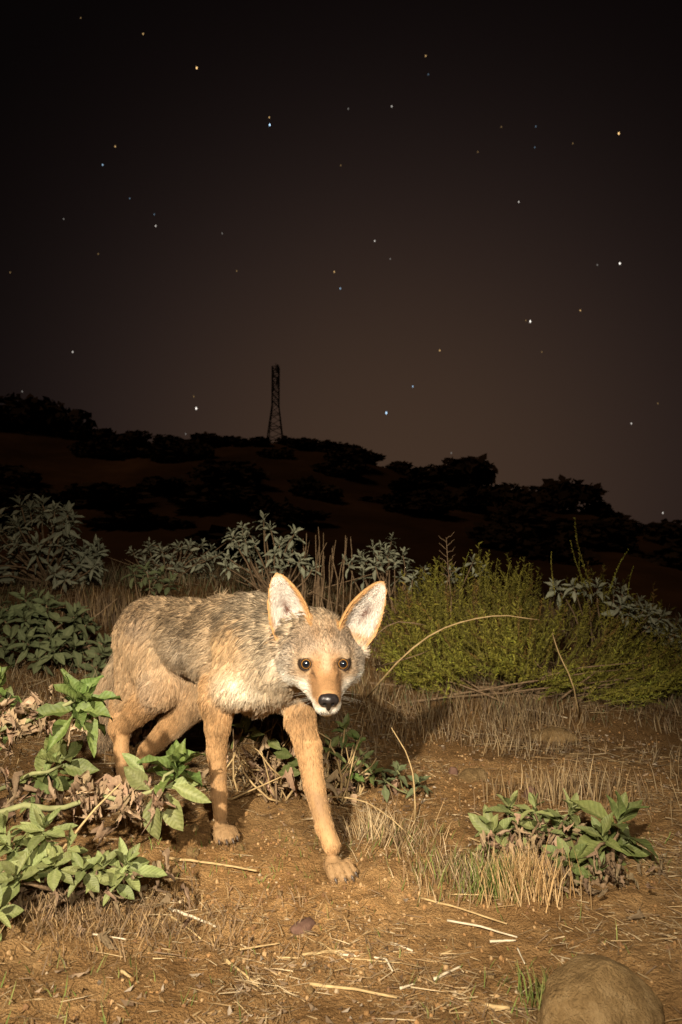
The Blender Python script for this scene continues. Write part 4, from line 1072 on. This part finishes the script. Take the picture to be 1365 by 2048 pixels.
g = onground(735, 1395); stalk('dry_stalk', 'long dry stem arching from the soil across the green feathery bush', [g, W(800, 1320, 2.35), W(870, 1265, 2.4), W(940, 1240, 2.42), W(1010, 1232, 2.42), W(1080, 1240, 2.45)], .0038, .0016, M_STRAW)
g = onground(722, 1330); stalk('dry_stalk', 'short dry stem arching low beside the raised ear', [g, W(745, 1280, 2.5), W(790, 1245, 2.5), W(850, 1250, 2.5)], .003, .0015, M_WOOD)
g = onground(750, 1335); stalk('dry_stalk', 'crooked twig leaning on the shorter arching stem', [g, W(800, 1322, 2.4), W(860, 1300, 2.45)], .003, .0015, M_WOOD)
g = onground(1160, 1440); stalk('dry_stalk', 'pale dead stem hanging down in front of the green feathery bush', [g, W(1145, 1365, 2.42), W(1120, 1310, 2.45), W(1105, 1265, 2.5)], .003, .0015)
g = onground(125, 1702); stalk('dry_stalk', 'straight pale straw leaning over the pale sage at the path edge', [W(127, 1697, 1.22), W(180, 1630, 1.24), W(242, 1567, 1.27)], .0026, .0016)
g = onground(10, 1655); stalk('dry_stalk', 'thin upright straw next to the trailing branch', [g, W(20, 1580, g[1]), W(45, 1495, g[1])], .002, .001)
flat_stick('thick bleached white reed lying on the litter beside the dirt path', (338, 1822), (432, 1858), .0042, M_PALE)
flat_stick('thin tan reed lying just below the bleached white one', (338, 1838), (402, 1884), .0028, M_STRAW)
flat_stick('knobbly tan stick lying across bare dirt below the standing fore paw', (338, 1722), (514, 1750), .0042, M_STRAW, .006)
flat_stick('stout broken cane lying against the foot of the boulder', (933, 2018), (1020, 2030), .0062, M_STRAW)
STK = 'straw coloured stick lying flat among the ground litter'
for a, b, r0, m in (((605, 1916), (722, 1912), .0036, M_STRAW), ((680, 1922), (772, 1926), .0030, M_PALE), ((772, 1926), (786, 1950), .003, M_PALE), ((450, 1928), (532, 1998), .003, M_STRAW), ((452, 1928), (470, 1940), .003, M_STRAW),
        ((625, 1980), (795, 2008), .0036, M_STRAW), ((620, 1976), (720, 1992), .003, M_STRAW), ((895, 1848), (1035, 1878), .003, M_PALE), ((840, 1802), (1015, 1856), .003, M_STRAW), ((980, 1892), (1032, 1890), .003, M_PALE), ((868, 1968), (922, 1945), .0032, M_PALE),
        ((782, 1898), (826, 1910), .0036, M_PALE), ((560, 1925), (600, 1928), .0026, M_STRAW), ((185, 1876), (252, 1884), .0024, M_PALE), ((243, 1950), (268, 1970), .0036, M_STRAW), ((900, 1795), (1010, 1800), .0022, M_STRAW), ((480, 1905), (560, 1895), .0024, M_STRAW),
        ((700, 1930), (800, 1935), .0022, M_STRAW), ((940, 1680), (990, 1700), .003, M_STRAW), ((880, 1915), (905, 1912), .003, M_STRAW), ((800, 1990), (830, 1975), .003, M_PALE), ((640, 1895), (700, 1935), .0022, M_STRAW), ((1035, 1905), (1050, 1935), .002, M_PALE)):
    flat_stick(STK if m is M_STRAW else 'pale bleached stick lying flat among the ground litter', a, b, r0, m, group='tan sticks scattered over the litter' if m is M_STRAW else 'bleached sticks scattered over the litter')
g = onground(1000, 1415)
flat_stick('bleached forked twig lying under the edge of the feathery bush', (1050, 1420), (1135, 1440), .005, M_PALE)

# ------------------------------------------------------------------ stones
def stone(name, label, c, size, mat, seed, sub=4, group=None, rot=0.0, cut=.72):
    bm = bmesh.new(); bmesh.ops.create_icosphere(bm, subdivisions=sub, radius=1)
    V = np.array([v.co[:] for v in bm.verts]); n = 1 + .16 * fbm(V + seed * 3.1, 1.1, 3, seed) + .02 * fbm(V, 7, 2, seed)
    V = V * n[:, None]
    for k in range(9):
        d = np.random.default_rng(seed * 10 + k).normal(0, 1, 3); d /= np.linalg.norm(d); h = cut + .16 * ((k * 7) % 5) / 5
        e = np.maximum(0, V @ d - h); V -= e[:, None] * d * .85
    for v, q in zip(bm.verts, V * np.asarray(size)): v.co = q
    me = bpy.data.meshes.new(name); bm.to_mesh(me); bm.free(); me.materials.append(mat); me.polygons.foreach_set('use_smooth', [True] * len(me.polygons))
    o = obj(name, me, None, tuple(c)); o.rotation_euler.z = rot; tag(o, label, 'rock' if 'bould' in name else 'stone', group); return o
c = W(1202, 2010, .94); stone('boulder', 'large rounded tan boulder half buried in the litter', (c[0], c[1], g1(c[0], c[1]) + .004), (.088, .064, .068), M_STONE, 5, 5, None, .3, .90)
def gst(label, px, py, w, h, mat, seed, group=None):
    c = onground(px, py); s = w * c[1] / FPX / 2; stone('stone', label, (c[0], c[1], c[2] + h * c[1] / FPX * .10), (s, s * .75, h * c[1] / FPX * .62), mat, seed, 3, group, seed)
gst('pale angular stone on bare dirt below the standing fore paw', 385, 1712, 30, 20, M_STONE, 3)
gst('flat purple brown stone lying on the dirt path', 608, 1862, 58, 18, M_REDSTONE, 4)
gst('broad pale rock set in the slope under the feathery bush', 1108, 1480, 100, 34, M_STONE, 6)
gst('tan rock among dry grass halfway up the slope', 945, 1560, 78, 32, M_STONE, 7)
gst('dark red stone behind the velvety sage', 1062, 1598, 34, 30, M_REDSTONE, 8)
gst('small dark red stone next to the tan slope rock', 907, 1550, 20, 24, M_REDSTONE, 9)
for i, (a, b, w) in enumerate(((468, 1652, 16), (390, 1660, 22), (352, 1752, 26), (452, 1742, 14), (620, 1985, 18), (895, 1790, 16), (720, 1812, 14), (560, 1788, 12), (480, 1700, 18), (760, 1790, 14), (300, 1905, 16), (980, 1960, 22), (1000, 1700, 12), (650, 1770, 10), (530, 1730, 12))):
    gst('small tan stone lying loose on the dirt', a, b, w, w * .7, M_STONE, 20 + i, 'small loose stones on the dirt')

# ------------------------------------------------------------------ stuff: pebbles, grass, straw, dead litter
def scatter(n, x0, x1, y0, y1, fn, seed):
    r = np.random.default_rng(seed); out = []
    x = r.uniform(x0, x1, n * 6); y = r.uniform(y0, y1, n * 6); k = r.random(n * 6) < fn(x, y); return x[k][:n], y[k][:n], r
def pn(x, y, s, seed): return fbm(np.stack([x, y, 0 * x], -1), s, 2, seed)
def ico0():
    bm = bmesh.new(); bmesh.ops.create_icosphere(bm, subdivisions=1, radius=1); v = np.array([q.co[:] for q in bm.verts]); f = np.array([[q.index for q in t.verts] for t in bm.faces]); bm.free(); return v, f
iv, if_ = ico0()
x, y, r = scatter(11000, -1.1, 1.1, .75, 2.6, lambda x, y: .25 + .75 * path(x, y), 41)
s = .0008 + .0038 * r.random(len(x)) ** 4; z = gz(x, y) + s * .25
V = iv[None] * r.uniform(.6, 1.3, (len(x), len(iv), 3)) * s[:, None, None] + np.stack([x, y, z], -1)[:, None]
F = if_[None] + (np.arange(len(x)) * len(iv))[:, None, None]
cc = np.array([(.36, .20, .08), (.48, .31, .15), (.24, .13, .06), (.50, .38, .24)])[r.choice(4, len(x), p=[.45, .25, .24, .06])]
me = fast_mesh('pebbles', V.reshape(-1, 3), F.reshape(-1, 3), 3, [M_GRASS]); col_attr(me, np.repeat(cc, len(iv), 0))
tag(obj('pebbles', me), 'fine gravel and clods strewn over the dirt', 'gravel', kind='stuff')

def blades(name, label, cat, x, y, r, h, w, lean, cols, flat=False, wind=(0, 0)):
    n = len(x); z = gz(x, y) - .002; a = r.uniform(0, 6.283, n); base = np.stack([x, y, z], -1)
    if flat:
        d = np.stack([np.cos(a), np.sin(a), r.normal(.02, .07, n)], -1); base[:, 2] += .002 + .010 * r.random(n) ** 2
        slope = np.stack([x, y], -1); e = base[:, :2] + d[:, :2] * h[:, None]; d[:, 2] += (gz(e[:, 0], e[:, 1], False) - gz(x, y, False)) / h
    else:
        d = np.stack([np.cos(a) * lean + wind[0], np.sin(a) * lean + wind[1], np.ones(n)], -1); d /= np.linalg.norm(d, axis=1)[:, None]
    sdv = np.cross(d, r.normal(0, 1, (n, 3))); sdv /= np.linalg.norm(sdv, axis=1)[:, None]; sdv *= w[:, None] / 2
    mid = base + d * (h * .55)[:, None]
    bend = np.stack([np.cos(a + 1), np.sin(a + 1), -.5 * np.ones(n)], -1) * (h * (.05 if flat else .16))[:, None] * r.random((n, 1))
    if flat: bend[:, 2] *= .3
    tip = base + d * h[:, None] + bend
    V = np.stack([base - sdv, base + sdv, mid + sdv * .85, mid - sdv * .85, tip + sdv * .2], 1)
    o = (np.arange(n) * 5)[:, None]
    F = np.concatenate([o + [0, 1, 2], o + [0, 2, 3], o + [3, 2, 4]])
    c = np.repeat(cols, 5, 0)
    me = fast_mesh(name, V.reshape(-1, 3), F, 3, [M_GRASS]); col_attr(me, c)
    return tag(obj(name, me), label, cat, kind='stuff')
DRYC = np.array([(.40, .27, .13), (.50, .36, .19), (.30, .20, .11), (.22, .15, .09), (.58, .45, .27)])
def dc(r, n, k=1.0): return DRYC[r.integers(0, 5, n)] * r.uniform(.75, 1.2, (n, 1)) * k
# upright dry grass on the bank
fn = lambda x, y: np.clip((.35 + .9 * pn(x, y, 3.0, 51)) * (1 - .95 * path(x, y)), 0, 1) * sstep(1.62, 2.05, y + .15 * x)
x, y, r = scatter(15000, -2.0, 2.2, 1.55, 3.9, fn, 42); n = len(x)
blades('dry_grass', 'thin dead grass standing all over the slope', 'grass', x, y, r, r.uniform(.025, .10, n) * (1 + .3 * pn(x, y, 2, 8)), r.uniform(.0012, .0028, n), .30, dc(r, n, .72))
# straw and chaff lying on the ground
fn = lambda x, y: np.clip((.30 + 1.3 * pn(x, y, 4.5, 53)) * (1 - .86 * path(x, y)), .03, 1)
x, y, r = scatter(34000, -1.3, 1.3, .72, 2.1, fn, 43); n = len(x)
blades('straw_litter', 'broken straw and chaff littering the ground', 'straw', x, y, r, r.uniform(.008, .07, n) * r.uniform(.3, 1, n) ** 1.5, r.uniform(.0005, .0018, n), .3, dc(r, n, .9), True)
x, y, r = scatter(6000, -1.6, 1.9, 2.0, 3.4, lambda x, y: np.clip(.5 + pn(x, y, 3.0, 54), 0, 1), 44); n = len(x)
blades('straw_litter', 'matted dead stems lying over the bank behind', 'straw', x, y, r, r.uniform(.03, .12, n), r.uniform(.0014, .003, n), .3, dc(r, n, .7), True)
x, y, r = scatter(12000, -2.6, 2.4, 2.5, 4.3, lambda x, y: np.clip(.45 + .9 * pn(x, y, 2.2, 59), 0, 1), 47); n = len(x)
blades('dry_grass', 'taller dead grass and weeds crowding the rim of the bank', 'grass', x, y, r, r.uniform(.025, .10, n) * (1 + .4 * pn(x, y, 1.6, 8)), r.uniform(.0014, .0034, n), .32, np.where(r.random((n, 1)) < .25, np.array([[.12, .135, .06]]), dc(r, n, .55)))
# dry tufts
def tuft(name, label, cat, px, py, n, h, sx, sy, cols, w=(.001, .0022), lean=.28, wind=(0, 0)):
    c = onground(px, py); r = np.random.default_rng(int(px * 7 + py)); x = c[0] + r.normal(0, sx, n); y = c[1] + r.normal(0, sy, n)
    o = blades(name, label, cat, x, y, r, r.uniform(.4, 1, n) * h, r.uniform(*w, n), lean, cols[r.integers(0, len(cols), n)] * r.uniform(.75, 1.2, (n, 1)), False, wind)
GREENC = np.array([(.12, .17, .035), (.17, .22, .05), (.22, .24, .07)])
tuft('grass_tuft', 'golden dry grass tuft hanging below the velvety sage', 'grass', 1055, 1800, 420, .105, .030, .022, DRYC[[1, 4, 0]] * (1.1, 1, .85), lean=.25)
tuft('grass_tuft', 'short fresh green grass tuft beside the golden dry one', 'grass', 1002, 1790, 260, .075, .022, .018, GREENC)
tuft('grass_tuft', 'thin mixed grass between the paw and the velvety sage', 'grass', 940, 1765, 520, .062, .07, .05, np.concatenate([GREENC, DRYC]), lean=.35)
tuft('grass_tuft', 'pale dry grass tuft right of the outstretched paw', 'grass', 745, 1680, 170, .085, .022, .015, DRYC[[1, 4]], lean=.35)
tuft('grass_tuft', 'wispy dry grass under the leaning straw', 'grass', 800, 1690, 240, .07, .05, .04, np.concatenate([DRYC, GREENC[:1]]), lean=.5)
tuft('grass_tuft', 'dead grass fringe under the pale sage', 'grass', 150, 1840, 1500, .045, .16, .055, DRYC[[0, 2, 3]], lean=.5)
tuft('grass_tuft', 'tall dead grass by the foot of the rim shrub', 'grass', 215, 1240, 300, .16, .10, .08, DRYC[[0, 2, 3]] * .8, (.002, .004), .18)
tuft('grass_tuft', 'dead grass stalks behind the velvety sage', 'grass', 1105, 1600, 200, .12, .09, .04, DRYC[[1, 0, 2]] * .85, (.0014, .003), .16)
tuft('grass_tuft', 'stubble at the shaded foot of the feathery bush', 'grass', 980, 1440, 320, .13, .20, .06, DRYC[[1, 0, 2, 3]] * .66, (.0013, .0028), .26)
tuft('grass_tuft', 'few green blades beside the boulder', 'grass', 1075, 2010, 60, .055, .015, .015, GREENC)
x, y, r = scatter(900, -.9, .95, .78, 1.6, lambda x, y: np.clip(.15 + pn(x, y, 5, 57), 0, 1), 45); n = len(x)
blades('grass_sprouts', 'scattered tiny green grass sprouts on the dirt', 'grass', x, y, r, r.uniform(.008, .035, n), r.uniform(.0009, .002, n), .5, GREENC[r.integers(0, 3, n)] * r.uniform(.8, 1.2, (n, 1)))
# small dead leaf fragments
x, y, r = scatter(2600, -1.2, 1.3, .72, 2.5, lambda x, y: np.clip(.3 + pn(x, y, 3.5, 58), 0, 1) * (1 - .9 * path(x, y)), 46); n = len(x)
cen = np.stack([x, y, gz(x, y) + .004], -1); a = r.normal(0, 1, (n, 3)); a[:, 2] *= .35; a /= np.linalg.norm(a, axis=1)[:, None]; bq = np.cross(a, r.normal(0, .5, (n, 3)) + UP); bq /= np.linalg.norm(bq, axis=1)[:, None]
sz = r.uniform(.003, .010, n)[:, None]; nn = np.cross(a, bq) * sz * .5
V = np.stack([cen - a * sz, cen + bq * sz * .5 + nn, cen + a * sz, cen - bq * sz * .5 + nn], 1); F = (np.arange(n) * 4)[:, None] + np.array([0, 1, 2, 3])
me = fast_mesh('leaf_crumbs', V.reshape(-1, 3), F, 4, [M_GRASS]); col_attr(me, np.repeat(np.array([(.22, .15, .09), (.34, .24, .15), (.15, .095, .055), (.42, .34, .25)])[r.integers(0, 4, n)], 4, 0))
tag(obj('leaf_crumbs', me), 'crumbled dead leaves strewn on the soil', 'leaf litter', kind='stuff')
for q in PLANTS: q.finish()
